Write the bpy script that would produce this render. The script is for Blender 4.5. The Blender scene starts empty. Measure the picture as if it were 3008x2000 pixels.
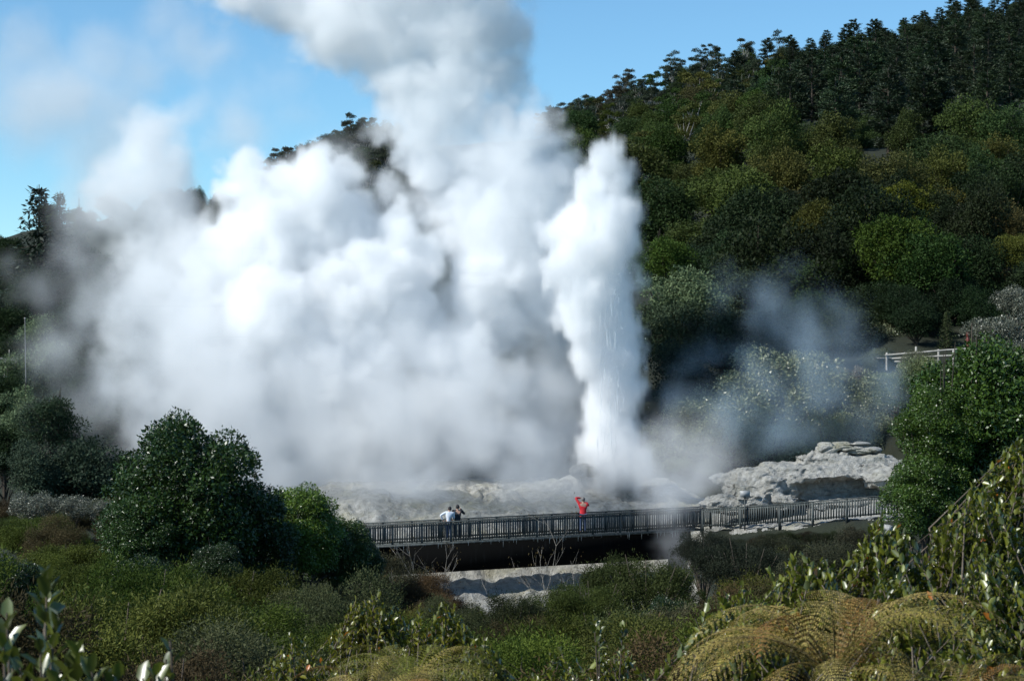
import bpy, bmesh, math, random
import numpy as np
from mathutils import Vector, Matrix, noise as mnoise

S = bpy.context.scene
COL = S.collection
R = math.radians
F_PX, W_PX, H_PX = 6373.0, 3008.0, 2000.0
CAM_Z = 9.8
PITCH = 0.0                            # the camera looks level

def at(px, py, Y):
    """ground plan helper: the point that lies Y metres ahead, in the photograph's direction (px, py)"""
    u, v = (px - W_PX / 2) / F_PX, (H_PX / 2 - py) / F_PX
    c, s = math.cos(PITCH), math.sin(PITCH)
    dy, dz = c + v * s, v * c - s
    return Vector((u * Y / dy, Y, CAM_Z + dz * Y / dy))

def m_per_px(Y):
    return Y / F_PX

# ------------------------------------------------------------------ camera, sun, sky
cam_d = bpy.data.cameras.new('camera')
cam = bpy.data.objects.new('camera', cam_d); COL.objects.link(cam)
cam.location = (0, 0, CAM_Z); cam.rotation_euler = (R(90) - PITCH, 0, 0)
cam_d.sensor_width = 23.6; cam_d.lens = 23.6 * F_PX / W_PX
cam_d.clip_start = 0.2; cam_d.clip_end = 6000
cam_d.dof.use_dof = True; cam_d.dof.focus_distance = 100; cam_d.dof.aperture_fstop = 8
S.camera = cam

SUN_EL, SUN_AZ = R(42), R(-115)          # azimuth measured from +Y (straight ahead), negative = to the left
to_sun = Vector((math.sin(SUN_AZ) * math.cos(SUN_EL), math.cos(SUN_AZ) * math.cos(SUN_EL), math.sin(SUN_EL)))
sun_d = bpy.data.lights.new('sun', 'SUN'); sun = bpy.data.objects.new('sun', sun_d); COL.objects.link(sun)
sun_d.energy = 4.3; sun_d.angle = R(0.53); sun_d.color = (0.98, 0.97, 0.92)
sun.rotation_euler = to_sun.to_track_quat('Z', 'Y').to_euler()
wd = bpy.data.worlds.new('World'); S.world = wd; wd.use_nodes = True
wt = wd.node_tree; bg = wt.nodes['Background']
sky = wt.nodes.new('ShaderNodeTexSky'); sky.sky_type = 'NISHITA'; sky.sun_disc = False
sky.sun_elevation = SUN_EL; sky.sun_rotation = SUN_AZ
sky.air_density = 1.0; sky.dust_density = 0.0; sky.ozone_density = 5.0; sky.altitude = 2500
wb = wt.nodes.new('ShaderNodeMix'); wb.data_type = 'RGBA'; wb.blend_type = 'MULTIPLY'; wb.inputs[0].default_value = 1
wb.inputs[7].default_value = (.80, 1.0, .95, 1)        # the camera's cool white balance
wt.links.new(sky.outputs[0], wb.inputs[6]); wt.links.new(wb.outputs[2], bg.inputs[0]); bg.inputs[1].default_value = 0.135

S.render.engine = 'CYCLES'
S.view_settings.view_transform = 'Standard'; S.view_settings.look = 'None'
S.view_settings.exposure = 0.22; S.view_settings.gamma = 1
cy = S.cycles
cy.use_denoising = True; cy.denoiser = 'OPENIMAGEDENOISE'; cy.denoising_prefilter = 'ACCURATE'
cy.max_bounces = 32; cy.diffuse_bounces = 2; cy.glossy_bounces = 2; cy.transmission_bounces = 4
cy.volume_bounces = 28; cy.transparent_max_bounces = 24
cy.volume_step_rate = 2.0; cy.volume_max_steps = 512
cy.use_adaptive_sampling = False
cy.caustics_reflective = False; cy.caustics_refractive = False
cy.sample_clamp_indirect = 8

# ------------------------------------------------------------------ tagging
def tag(o, label=None, cat=None, group=None, kind=None):
    if label: o['label'] = label
    if cat: o['category'] = cat
    if group: o['group'] = group
    if kind: o['kind'] = kind
    return o

# ------------------------------------------------------------------ steam
class GN:
    def __init__(self, name):
        self.t = bpy.data.node_groups.new(name, 'GeometryNodeTree')
        self.t.interface.new_socket('Geometry', in_out='OUTPUT', socket_type='NodeSocketGeometry')
        self.n, self.l = self.t.nodes, self.t.links
    def put(self, sock, v):
        if isinstance(v, bpy.types.NodeSocket): self.l.new(v, sock)
        elif v is not None: sock.default_value = v
    def m(self, op, a, b=None, c=None, clamp=False):
        nd = self.n.new('ShaderNodeMath'); nd.operation = op; nd.use_clamp = clamp
        for i, v in enumerate((a, b, c)): self.put(nd.inputs[i], v)
        return nd.outputs[0]
    def v(self, op, a, b=None, c=None, scale=None):
        nd = self.n.new('ShaderNodeVectorMath'); nd.operation = op
        for i, x in enumerate((a, b, c)):
            if x is not None: self.put(nd.inputs[i], x)
        if scale is not None: self.put(nd.inputs['Scale'], scale)
        return nd.outputs['Value'] if op in ('LENGTH', 'DOT_PRODUCT', 'DISTANCE') else nd.outputs[0]
    def noise(self, vec, scale, detail=2, rough=.5, color=False):
        nd = self.n.new('ShaderNodeTexNoise'); self.put(nd.inputs['Vector'], vec)
        nd.inputs['Scale'].default_value = scale; nd.inputs['Detail'].default_value = detail; nd.inputs['Roughness'].default_value = rough
        return nd.outputs['Color' if color else 'Fac']
    def voro(self, vec, scale):
        nd = self.n.new('ShaderNodeTexVoronoi'); nd.feature = 'F1'; self.put(nd.inputs['Vector'], vec)
        nd.inputs['Scale'].default_value = scale
        return nd.outputs['Distance']
    def smooth(self, x, lo, hi):
        nd = self.n.new('ShaderNodeMapRange'); nd.interpolation_type = 'SMOOTHSTEP'
        self.put(nd.inputs[0], x); self.put(nd.inputs[1], lo); self.put(nd.inputs[2], hi)
        return nd.outputs[0]
    def blobs(self, pos, puffs, k):
        """smooth union of the puffs: metres inside (+) or outside (-)"""
        acc = None
        for c, r in puffs:
            rx, ry, rz = r if isinstance(r, tuple) else (r, r, r)
            q = self.v('MULTIPLY_ADD', pos, (1 / rx, 1 / ry, 1 / rz), (-c[0] / rx, -c[1] / ry, -c[2] / rz))
            rm = min(rx, rz)
            s = self.m('MULTIPLY_ADD', self.v('LENGTH', q), -rm, rm)
            acc = s if acc is None else self.m('SMOOTH_MAX', acc, s, k)
        return acc
    def finish(self, density, lo, hi, voxel, mat):
        vc = self.n.new('GeometryNodeVolumeCube')
        self.put(vc.inputs['Density'], density)
        vc.inputs['Min'].default_value = lo; vc.inputs['Max'].default_value = hi
        for a, i in zip('XYZ', range(3)):
            vc.inputs['Resolution ' + a].default_value = max(4, int((hi[i] - lo[i]) / voxel))
        sm = self.n.new('GeometryNodeSetMaterial'); sm.inputs['Material'].default_value = mat
        self.l.new(vc.outputs[0], sm.inputs[0])
        go = self.n.new('NodeGroupOutput'); self.l.new(sm.outputs[0], go.inputs[0])

def steam_material(name, color, aniso=0.0):
    m = bpy.data.materials.new(name); m.use_nodes = True
    nt = m.node_tree; nt.nodes.clear()
    o = nt.nodes.new('ShaderNodeOutputMaterial'); v = nt.nodes.new('ShaderNodeVolumeScatter')
    a = nt.nodes.new('ShaderNodeAttribute'); a.attribute_name = 'density'
    v.inputs['Color'].default_value = (*color, 1); v.inputs['Anisotropy'].default_value = aniso
    nt.links.new(a.outputs['Fac'], v.inputs['Density']); nt.links.new(v.outputs[0], o.inputs['Volume'])
    return m

def steam_object(name, gn, mat):
    d = bpy.data.volumes.new(name); o = bpy.data.objects.new(name, d); COL.objects.link(o)
    d.materials.append(mat)
    md = o.modifiers.new('density', 'NODES'); md.node_group = gn.t
    return o
def P(px, py, Y, r, sx=1.0, sz=1.0, sy=1.0):
    """a puff: centre in the view, radius in photograph pixels at that depth"""
    k = r * m_per_px(Y) * 1.17
    return (at(px, py, Y), (k * sx, k * sy, k * sz))

column = [  # the tall main jet
    P(1790,470,119,60), P(1815,540,119,52,1,1.5), P(1745,565,119,70), P(1775,640,119,90), P(1745,740,119,115), P(1690,660,120,70), P(1660,800,118,70), P(1800,850,120,75,1,1.5),
    P(1730,900,119,100), P(1650,700,119,60), P(1790,960,120,88,1,1.3), P(1705,960,118,50), P(1800,1050,120,85,1,1.3), P(1730,1040,119,60,1,1.2), P(1805,1140,120,80,1,1.3),
    P(1800,1230,120,80,1,1.3), P(1795,1310,120,85), P(1800,1370,120,95), P(1850,760,120,38,1,2.5),P(1862,950,120,28,1,3),
]
dense = [   # bright billows
    P(930,570,125,120), P(770,560,125,105), P(690,530,125,55), P(960,520,125,60), P(850,720,126,190), P(1010,690,126,130), P(700,820,125,160), P(1180,690,125,90),
    P(1230,760,125,95), P(1130,820,124,130), P(1000,880,125,190), P(820,960,124,200), P(640,960,124,150), P(1180,960,125,130), P(980,1080,124,190),
    P(1400,1000,123,70), P(1320,1080,124,120), P(1430,840,126,130), P(1360,640,128,90), P(1300,520,128,80), P(1480,720,127,120), P(1240,440,129,70,1,1.4),
]
plume = [   # greyer risen column, drifting left
    P(1500,400,127,95), P(1420,420,127,70), P(1580,430,127,75), P(1620,490,127,75), P(1560,560,127,150), P(1440,560,127,140), P(1480,700,127,170), P(1600,680,126,110),
    P(1560,830,126,130), P(1470,940,126,130), P(1600,900,126,80),
    P(1540,350,127,70), P(1500,470,127,120), P(1380,480,127,110), P(1300,480,127,100), P(1560,420,126,100), P(1180,330,128,90), P(1420,330,127,100), P(1240,200,128,120), P(1290,380,127,110), P(1340,270,127,130), P(1200,260,128,130), P(1150,200,128,70), P(1440,200,128,110), P(1450,90,128,110), P(1500,120,128,60), P(1330,90,128,150),
    P(1160,80,128,150), P(990,60,128,140), P(850,0,129,120), P(750,-50,129,120), P(680,-20,129,80), P(920,40,129,110), P(1060,-60,128,160), P(1250,-80,128,180), P(1450,-60,128,110), P(640,-70,129,70),
    P(1230,330,127,90), P(1130,560,130,60),P(1240,600,130,80),
]
left = [
    P(450,560,126,120), P(500,470,126,85), P(390,620,126,85),
       # softer bank on the left
    P(440,430,126,75), P(520,400,126,35), P(400,530,126,110), P(480,620,126,110), P(560,730,124,130), P(380,625,126,75), P(440,740,125,115), P(460,880,123,140),
    P(400,1000,123,110), P(560,1000,122,160), P(420,1130,123,100), P(640,1150,121,180), P(850,1200,124,190), P(1060,1230,123,180), P(1250,1220,123,160),
    P(1400,1150,123,120), P(1500,1090,123,60), P(1510,1170,123,75), P(1530,1260,123,95), P(1430,1290,123,120), P(1600,1330,124,80), P(740,1330,124,150), P(930,1380,123,140),
    P(1130,1370,123,120), P(1320,1360,123,100), P(1480,1370,123,80), P(560,1290,121,90), P(800,1420,122,110,1.3), P(980,1430,121,110,1.3), P(1180,1430,116,90,1.5), P(680,1400,123,110), P(480,1290,124,90),P(440,400,127,95),P(420,480,126,100),P(370,560,126,120),P(430,450,128,100),P(480,570,128,110),
]
thin = [
    P(250,760,121,100), P(200,1000,119,100), P(330,860,121,120), P(640,150,128,90), P(480,60,129,90), P(300,180,130,120), P(60,250,131,110),
       # drifting veils
    P(820,270,128,70,1,1.3), P(720,260,128,80), P(600,230,128,70), P(560,320,128,80), P(680,350,128,90), P(300,450,130,150), P(180,300,130,160), P(420,200,130,110), P(80,150,132,120), P(60,350,132,120), P(250,600,131,130), P(350,330,131,120), P(520,120,131,110), P(700,380,129,110), P(860,330,129,70),
    P(110,860,116,80), P(40,780,118,50), P(270,880,120,110), P(230,680,122,60), P(250,950,118,110), P(160,1050,115,110), P(280,1200,114,120), P(380,1320,112,110), P(120,1250,112,60),
    P(1640,1180,122,90,1,2), P(1340,900,123,100), P(1000,480,127,110), P(1120,640,126,110),
    P(1950,1300,116,110), P(2080,1330,114,110), P(1960,1400,112,80), P(1700,1440,110,60,2),P(1200,1470,108,50,3),
]
front = [   # steam blowing across the bridge
    P(1960,1360,112,90), P(2060,1390,111,80), P(1930,1430,109,70), P(1990,1440,106,70), P(1975,1500,103,55), P(1985,1570,101,50), P(2010,1640,99,60), P(2060,1710,98,42), P(2050,1600,99,45), P(1650,1420,113,70,1.5), P(1880,1330,116,80), P(1600,1000,126,120), P(1620,1150,126,120), P(1660,1270,125,100), P(1640,880,126,100), P(1340,900,126,100), P(1720,1390,117,80,1.4), P(1560,1390,116,90,1.4), P(1850,1390,117,60,1.4),
]
mist = [
    P(2050,1050,121,90), P(2000,1180,119,90), P(2480,930,125,90), P(2330,800,126,70), P(2600,1100,120,90),
       # bluish mist on the right
    P(2150,840,125,80), P(2260,900,125,110), P(2380,860,126,60), P(2350,1000,122,130), P(2470,1050,122,110), P(2250,1120,120,120), P(2120,1200,118,120), P(2420,1180,118,130),
    P(2570,1180,118,100), P(2300,1280,116,110,1.6), P(2520,1290,116,80), P(2160,1010,122,60),
]

veil = [
    P(1350,1010,113,110), P(1500,1130,113,100), P(1180,1010,114,120), P(1440,1250,112,110), P(330,1130,116,90), P(380,1280,114,80),
       # sunlit mist low in front of the billows
    P(620,1290,114,120), P(760,1300,113,130), P(960,1290,113,140), P(1180,1270,113,140), P(1380,1270,113,130), P(1560,1300,113,110), P(680,1160,114,130), P(900,1140,114,140), P(1150,1120,114,140), P(1360,1130,114,120),
    P(820,1400,112,100,1.4), P(1050,1400,112,90,1.4), P(1280,1395,112,80,1.5), P(1480,1385,112,70,1.4), P(430,1180,115,110), P(1720,1350,115,70,1.5),P(520,1050,116,120),
]

def build_steam(voxel=0.3):
    # 1: the geyser clouds
    g = GN('geyser_steam_field')
    pos = g.n.new('GeometryNodeInputPosition').outputs[0]
    w1 = g.v('SUBTRACT', g.noise(pos, .28, 2, .55, True), (.5, .5, .5))
    w2 = g.v('SUBTRACT', g.noise(pos, .9, 2, .55, True), (.5, .5, .5))
    q = g.v('ADD', pos, g.v('SCALE', w1, scale=2.2)); q = g.v('ADD', q, g.v('SCALE', w2, scale=.8))
    bil = g.m('ADD', g.m('ADD', g.m('MULTIPLY_ADD', g.voro(q, .5), -1.7, .8), g.m('MULTIPLY_ADD', g.voro(q, 1.2), -.9, .42)), g.m('MULTIPLY_ADD', g.voro(q, 2.5), -.4, .18))
    fine = g.m('MULTIPLY_ADD', g.noise(q, 1.6, 3, .6), 1.0, -.5)
    qz = g.v('MULTIPLY', pos, (1.0, 1.0, .16))                      # falling water draws the jet out into vertical streaks
    streak = g.m('MULTIPLY_ADD', g.noise(qz, 2.2, 4, .62), 2.2, -1.1)
    qc = g.v('ADD', pos, g.v('SCALE', w1, scale=1.3)); qc = g.v('ADD', qc, g.v('SCALE', w2, scale=.7))
    s1 = g.m('ADD', g.m('ADD', g.blobs(qc, column, .35), g.m('MULTIPLY', bil, .5)), g.m('ADD', g.m('MULTIPLY', fine, .5), streak))
    s2 = g.m('ADD', g.m('ADD', g.blobs(q, dense, .5), bil), g.m('MULTIPLY', fine, .6))
    s3 = g.m('ADD', g.m('ADD', g.blobs(q, plume, .6), bil), fine)
    s4 = g.m('ADD', g.m('ADD', g.blobs(q, left, .8), bil), g.m('MULTIPLY', fine, 1.5))
    low = g.noise(q, .35, 4, .6)
    s5 = g.m('ADD', g.blobs(q, thin, 1.0), g.m('MULTIPLY_ADD', low, 4.0, -2.2))
    d = g.m('MULTIPLY', g.smooth(s1, -.1, .7), 2.0)
    d = g.m('MAXIMUM', d, g.m('MULTIPLY', g.smooth(s2, -.15, 1.0), 1.5))
    d = g.m('MAXIMUM', d, g.m('MULTIPLY', g.smooth(s3, -.3, 1.5), .9))
    d = g.m('MAXIMUM', d, g.m('MULTIPLY', g.smooth(s4, -.5, 1.9), .60))
    d = g.m('MAXIMUM', d, g.m('MULTIPLY', g.smooth(s5, -.4, 2.8), .24))
    s6 = g.m('ADD', g.blobs(q, front, .8), g.m('MULTIPLY_ADD', low, 4.5, -2.2))
    d = g.m('MAXIMUM', d, g.m('MULTIPLY', g.smooth(s6, -.2, 1.8), .34))
    s7 = g.m('ADD', g.blobs(q, veil, 1.0), g.m('MULTIPLY_ADD', low, 4.0, -2.1))
    d = g.m('MAXIMUM', d, g.m('MULTIPLY', g.smooth(s7, -.3, 2.6), .34))
    m = steam_material('steam', (.997, .997, .997))
    g.finish(d, (-34, 92, -6), (14, 140, 34), voxel, m)
    tag(steam_object('geyser_steam', g, m), 'billowing white steam cloud over the erupting geysers, drifting up and left', 'steam', kind='stuff')
    # 2: mist
    g = GN('mist_field')
    pos = g.n.new('GeometryNodeInputPosition').outputs[0]
    w1 = g.v('SUBTRACT', g.noise(pos, .25, 3, .55, True), (.5, .5, .5))
    q = g.v('ADD', pos, g.v('SCALE', w1, scale=3.0))
    s = g.m('ADD', g.blobs(q, mist, 1.0), g.m('MULTIPLY_ADD', g.noise(q, .4, 4, .62), 6.5, -3.6))
    d = g.m('MULTIPLY', g.smooth(s, -.2, 3.2), .21)
    m2 = steam_material('thin_mist', (.62, .82, 1.0))  # the blue of sky-lit mist is put into the scatter colour
    g.finish(d, (8, 108, -2), (30, 132, 20), .5, m2)
    tag(steam_object('drifting_mist', g, m2), 'thin bluish mist drifting up in front of the trees right of the tall geyser', 'mist', kind='stuff')
# ------------------------------------------------------------------ materials
def mat_new(name):
    m = bpy.data.materials.new(name); m.use_nodes = True
    return m, m.node_tree, m.node_tree.nodes['Principled BSDF'], m.node_tree.nodes['Material Output']

def mixc(nt, fac, a, b, mode='MIX'):
    nd = nt.nodes.new('ShaderNodeMix'); nd.data_type = 'RGBA'; nd.blend_type = mode
    for sock, v in ((nd.inputs[0], fac), (nd.inputs[6], a), (nd.inputs[7], b)):
        if isinstance(v, bpy.types.NodeSocket): nt.links.new(v, sock)
        elif isinstance(v, tuple): sock.default_value = (*v, 1)
        else: sock.default_value = v
    return nd.outputs[2]

def tex_noise(nt, scale, detail=4, rough=.55, vec=None, stretch=None):
    nd = nt.nodes.new('ShaderNodeTexNoise'); nd.inputs['Scale'].default_value = scale
    nd.inputs['Detail'].default_value = detail; nd.inputs['Roughness'].default_value = rough
    if vec is None:
        vec = nt.nodes.new('ShaderNodeTexCoord').outputs['Object']
    if stretch:
        mp = nt.nodes.new('ShaderNodeMapping'); mp.inputs['Scale'].default_value = stretch
        nt.links.new(vec, mp.inputs[0]); vec = mp.outputs[0]
    nt.links.new(vec, nd.inputs['Vector'])
    return nd.outputs['Fac']

def ramp(nt, fac, stops):
    nd = nt.nodes.new('ShaderNodeValToRGB'); e = nd.color_ramp.elements
    while len(e) < len(stops): e.new(.5)
    for i, (p, c) in enumerate(stops):
        e[i].position = p; e[i].color = (*c, 1)
    nt.links.new(fac, nd.inputs[0]); return nd.outputs[0]

def bump(nt, b, h, strength=.5, dist=.05):
    nd = nt.nodes.new('ShaderNodeBump'); nd.inputs['Strength'].default_value = strength; nd.inputs['Distance'].default_value = dist
    nt.links.new(h, nd.inputs['Height']); nt.links.new(nd.outputs[0], b.inputs['Normal'])

def leaf_mat(name, rough=.45, spec=.5, trans=.25, odd=None):
    """leaf colour = the object's own colour, varied leaf by leaf ('tint'); odd = (share, colour) of withered leaves"""
    m, nt, b, out = mat_new(name)
    oi = nt.nodes.new('ShaderNodeObjectInfo'); at_ = nt.nodes.new('ShaderNodeAttribute'); at_.attribute_name = 'tint'
    sh = nt.nodes.new('ShaderNodeMapRange'); sh.inputs[3].default_value = .45; sh.inputs[4].default_value = 1.55
    nt.links.new(at_.outputs['Fac'], sh.inputs[0])
    hs = nt.nodes.new('ShaderNodeHueSaturation'); nt.links.new(oi.outputs['Color'], hs.inputs['Color']); nt.links.new(sh.outputs[0], hs.inputs['Value'])
    hm = nt.nodes.new('ShaderNodeMapRange'); hm.inputs[3].default_value = .502; hm.inputs[4].default_value = .478
    nt.links.new(at_.outputs['Fac'], hm.inputs[0]); nt.links.new(hm.outputs[0], hs.inputs['Hue'])
    c = hs.outputs[0]
    if odd:
        lt = nt.nodes.new('ShaderNodeMath'); lt.operation = 'LESS_THAN'; lt.inputs[1].default_value = odd[0]
        nt.links.new(at_.outputs['Fac'], lt.inputs[0]); c = mixc(nt, lt.outputs[0], c, odd[1])
    nt.links.new(c, b.inputs['Base Color']); b.inputs['Roughness'].default_value = rough; b.inputs['Specular IOR Level'].default_value = spec
    if name == 'leaf_laurel': b.inputs['Coat Weight'].default_value = .6; b.inputs['Coat Roughness'].default_value = .3
    if trans:
        t = nt.nodes.new('ShaderNodeBsdfTranslucent'); nt.links.new(c, t.inputs[0])
        mx = nt.nodes.new('ShaderNodeMixShader'); mx.inputs[0].default_value = trans
        nt.links.new(b.outputs[0], mx.inputs[1]); nt.links.new(t.outputs[0], mx.inputs[2]); nt.links.new(mx.outputs[0], out.inputs[0])
    return m

def bark_mat(name, c1, c2, scale=6):
    m, nt, b, out = mat_new(name)
    n = tex_noise(nt, scale, 5, .6, None, (1, 1, .25))
    nt.links.new(ramp(nt, n, [(.3, c1), (.7, c2)]), b.inputs['Base Color']); b.inputs['Roughness'].default_value = .9
    bump(nt, b, n, .6, .05)
    return m

def plain_mat(name, c1, c2=None, scale=4, rough=.7, stretch=None, bmp=0, spec=.5):
    m, nt, b, out = mat_new(name); c2 = c2 or c1
    n = tex_noise(nt, scale, 4, .6, None, stretch)
    nt.links.new(ramp(nt, n, [(.3, c1), (.7, c2)]), b.inputs['Base Color']); b.inputs['Roughness'].default_value = rough
    b.inputs['Specular IOR Level'].default_value = spec
    if bmp: bump(nt, b, n, .5, bmp)
    return m

M = {
    'leaf': leaf_mat('leaf_matte', .6, .1, .22), 'gloss': leaf_mat('leaf_glossy', .38, .45, .15),
    'laurel': leaf_mat('leaf_laurel', .40, 1.0, .28, (.006, (.55, .17, .02))), 'needle': leaf_mat('needles', .6, .3, .1),
    'rachis': bark_mat('fern_rachis', (.09, .06, .02), (.2, .15, .05), 20), 'fern': leaf_mat('fern_frond', .55, .35, .3),
    'bark': bark_mat('bark', (.03, .022, .015), (.09, .07, .05)), 'pale_bark': bark_mat('pale_bark', (.2, .18, .15), (.42, .4, .36)),
    'twig': bark_mat('twig_bark', (.07, .05, .035), (.2, .16, .12), 20),
}

# ------------------------------------------------------------------ mesh helpers
def mesh_from(name, V, faces_n, idx, mat=None, tint=None, smooth=False):
    """fast mesh: V (n,3), faces of faces_n corners each, idx flat corner indices"""
    me = bpy.data.meshes.new(name)
    V = np.asarray(V, np.float32); idx = np.asarray(idx, np.int32).ravel(); nf = len(idx) // faces_n
    me.vertices.add(len(V)); me.vertices.foreach_set('co', V.ravel())
    me.loops.add(len(idx)); me.loops.foreach_set('vertex_index', idx)
    me.polygons.add(nf); me.polygons.foreach_set('loop_start', np.arange(0, len(idx), faces_n, dtype=np.int32))
    if tint is not None:
        a = me.attributes.new('tint', 'FLOAT', 'FACE'); a.data.foreach_set('value', np.asarray(tint, np.float32))
    if smooth: me.polygons.foreach_set('use_smooth', np.ones(nf, bool))
    me.update(calc_edges=True)
    if mat: me.materials.append(mat)
    return me

def unit(a):
    return a / np.maximum(np.linalg.norm(a, axis=-1, keepdims=True), 1e-9)

def leaves(C, N, T, L, Wd, fold=0.0, hexa=False):
    """leaf faces at C with normal ~N, growing along ~T; returns verts, corners-per-face, idx, faces per leaf"""
    T = unit(T); B = unit(np.cross(N, T)); N = np.cross(T, B)
    L = L[:, None]; Wd = Wd[:, None]
    if not hexa:
        V = np.stack([C, C + T * L * .45 + B * Wd * .5, C + T * L, C + T * L * .45 - B * Wd * .5], 1)
        n = len(C); return V.reshape(-1, 3), 4, np.arange(n * 4), 1
    up = N * Wd * fold
    V = np.stack([C, C + T * L * .3 + B * Wd * .46 + up, C + T * L * .72 + B * Wd * .4 + up * .8, C + T * L - N * L * .08,
                  C + T * L * .3 - B * Wd * .46 + up, C + T * L * .72 - B * Wd * .4 + up * .8, C + T * L * .5], 1)
    n = len(C); o = (np.arange(n) * 7)[:, None]
    quads = np.concatenate([(o + np.array([0, 6, 2, 1])), (o + np.array([0, 4, 5, 6]))], 1).reshape(-1, 4)
    tris = np.concatenate([(o + np.array([6, 3, 2])), (o + np.array([6, 5, 3]))], 1).reshape(-1, 3)
    allt = np.concatenate([quads[:, [0, 1, 2]], quads[:, [0, 2, 3]], tris])
    order = np.argsort(np.concatenate([np.repeat(np.arange(n), 2), np.repeat(np.arange(n), 2), np.repeat(np.arange(n), 2)]), kind='stable')
    return V.reshape(-1, 3), 3, allt[order].ravel(), 6

def rnd_dir(rg, n):
    return unit(rg.normal(size=(n, 3)))

def tubes(polys, sides=5):
    """list of (points, radii) -> verts, quad idx"""
    VV, FF, base = [], [], 0
    for pts, rad in polys:
        pts = [Vector(p) for p in pts]; k = len(pts)
        for i, p in enumerate(pts):
            d = (pts[min(i + 1, k - 1)] - pts[max(i - 1, 0)])
            d = d.normalized() if d.length > 1e-9 else Vector((0, 0, 1))
            a = d.orthogonal().normalized(); a2 = d.cross(a)
            for j in range(sides):
                t = 2 * math.pi * j / sides
                VV.append(p + (a * math.cos(t) + a2 * math.sin(t)) * rad[i])
        for i in range(k - 1):
            for j in range(sides):
                j2 = (j + 1) % sides
                FF += [base + i * sides + j, base + i * sides + j2, base + (i + 1) * sides + j2, base + (i + 1) * sides + j]
        base += k * sides
    return np.array([tuple(v) for v in VV], np.float32).reshape(-1, 3), np.array(FF, np.int32)

def tube_mesh(name, polys, mat, sides=5):
    V, idx = tubes(polys, sides)
    return mesh_from(name, V, 4, idx, mat, None, True)

def empty(name, loc, rz=0, sc=1.0):
    o = bpy.data.objects.new(name, None); COL.objects.link(o)
    o.location = loc; o.rotation_euler = (0, 0, rz); o.scale = (sc, sc, sc) if not isinstance(sc, tuple) else sc
    o.empty_display_size = .3
    return o

def child(name, me, parent, color=None):
    o = bpy.data.objects.new(name, me); COL.objects.link(o); o.parent = parent
    if color: o.color = (*color, 1)
    return o

def solid(name, me, label=None, cat=None, group=None, kind=None):
    o = bpy.data.objects.new(name, me); COL.objects.link(o)
    return tag(o, label, cat, group, kind)

# ------------------------------------------------------------------ terrain
def fbm(x, y, seed=0, octaves=4, lac=2.03, gain=.5):
    """numpy value noise in the plane, about -1..1"""
    out = np.zeros(np.broadcast(x, y).shape); amp = 1.0
    for o in range(octaves):
        fx, fy = np.floor(x), np.floor(y); tx, ty = x - fx, y - fy
        tx, ty = tx * tx * (3 - 2 * tx), ty * ty * (3 - 2 * ty)
        def h(i, j):
            v = np.sin(i * 127.1 + j * 311.7 + seed * 74.7 + o * 19.19) * 43758.5453
            return (v - np.floor(v)) * 2 - 1
        a = h(fx, fy) * (1 - tx) + h(fx + 1, fy) * tx; b = h(fx, fy + 1) * (1 - tx) + h(fx + 1, fy + 1) * tx
        out = out + amp * (a * (1 - ty) + b * ty); amp *= gain; x = x * lac + 3.7; y = y * lac - 1.3
    return out

RIDGE_PX = [-4000, -400, 0, 300, 600, 800, 900, 1050, 1150, 1300, 1500, 1700, 1900, 2130, 2360, 2600, 2800, 3008, 3600, 6000]
RIDGE_PY = [740, 730, 730, 700, 640, 580, 520, 450, 440, 430, 395, 350, 305, 255, 200, 140, 90, 60, 20, 20]
RIDGE_Y = [500, 430, 430, 430, 460, 560, 560, 560, 560, 580, 600, 610, 620, 620, 630, 640, 640, 640, 640, 640]
FENCE_X, FENCE_Z = [9.75, 13.2, 17.6, 19.5], [.2, .73, 1.43, 1.6]
PROF_Y = [-60, -5, 4, 9, 14, 22, 32, 50, 70, 90, 112, 135, 150]
PROF_Z = [9.0, 8.3, 7.9, 6.9, 6.0, 5.2, 4.1, 2.4, 1.2, .2, .6, 5.0, 8.0]
def ground_z(x, y):
    x, y = np.asarray(x, float), np.asarray(y, float)
    yy = np.maximum(y, 1.0)
    base = np.interp(y, PROF_Y, PROF_Z)
    left = np.clip((-x - 6) / 12, 0, 1)
    base = base - 2.5 * np.clip((y - 105) / 20, 0, 1) * np.clip(-x / 12, 0, 1) + left * 1.0 * np.clip((y - 50) / 20, 0, 1) * (y < 112)
    base = base - 5.2 * np.exp(-((x - 1.5) / 7.5) ** 2 - ((y - 99) / 11) ** 2)         # the stream gorge
    base = base - 2.4 * np.exp(-((x - 3) / 8) ** 2 - ((y - 72) / 20) ** 2)
    yf = np.interp(x, [9.2, 9.8, 13.2, 17.6, 24], [97, 111.3, 107.6, 103.8, 101]); base = base - 3.2 * np.clip((y - yf) / 3, 0, 1) * np.clip((128 - y) / 4, 0, 1) * np.clip((x + 10) / 3, 0, 1) * np.clip((22 - x) / 3, 0, 1)
    bank = np.interp(x, FENCE_X, FENCE_Z) - .12 - .3 * np.maximum(yf - y, 0)
    base = np.where((x > 9.6) & (y <= yf + .2) & (y > 90), np.maximum(base, bank), base)
    base = base + 3.2 * np.clip((x - 17) / 8, 0, 1) * np.clip((y - 117) / 15, 0, 1)
    px = 1504 + x / yy * 6373
    rpy = np.interp(px, RIDGE_PX, RIDGE_PY); rY = np.interp(px, RIDGE_PX, RIDGE_Y)
    rz = CAM_Z + (1000 - rpy) / 6373 * rY
    t = np.clip((y - 150) / (rY - 150), 0, 1.6)
    hill = base + (rz - base) * np.where(t < 1, t ** .95, 1 - (t - 1) * .8)
    hill = hill + fbm(x / 60, y / 60, 3, 3) * 4 * np.clip((y - 170) / 100, 0, 1)
    return np.where(y > 150, hill, base) + fbm(x / 4, y / 4, 5, 3) * .15

def gz(x, y): return float(ground_z(x, y))

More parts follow.
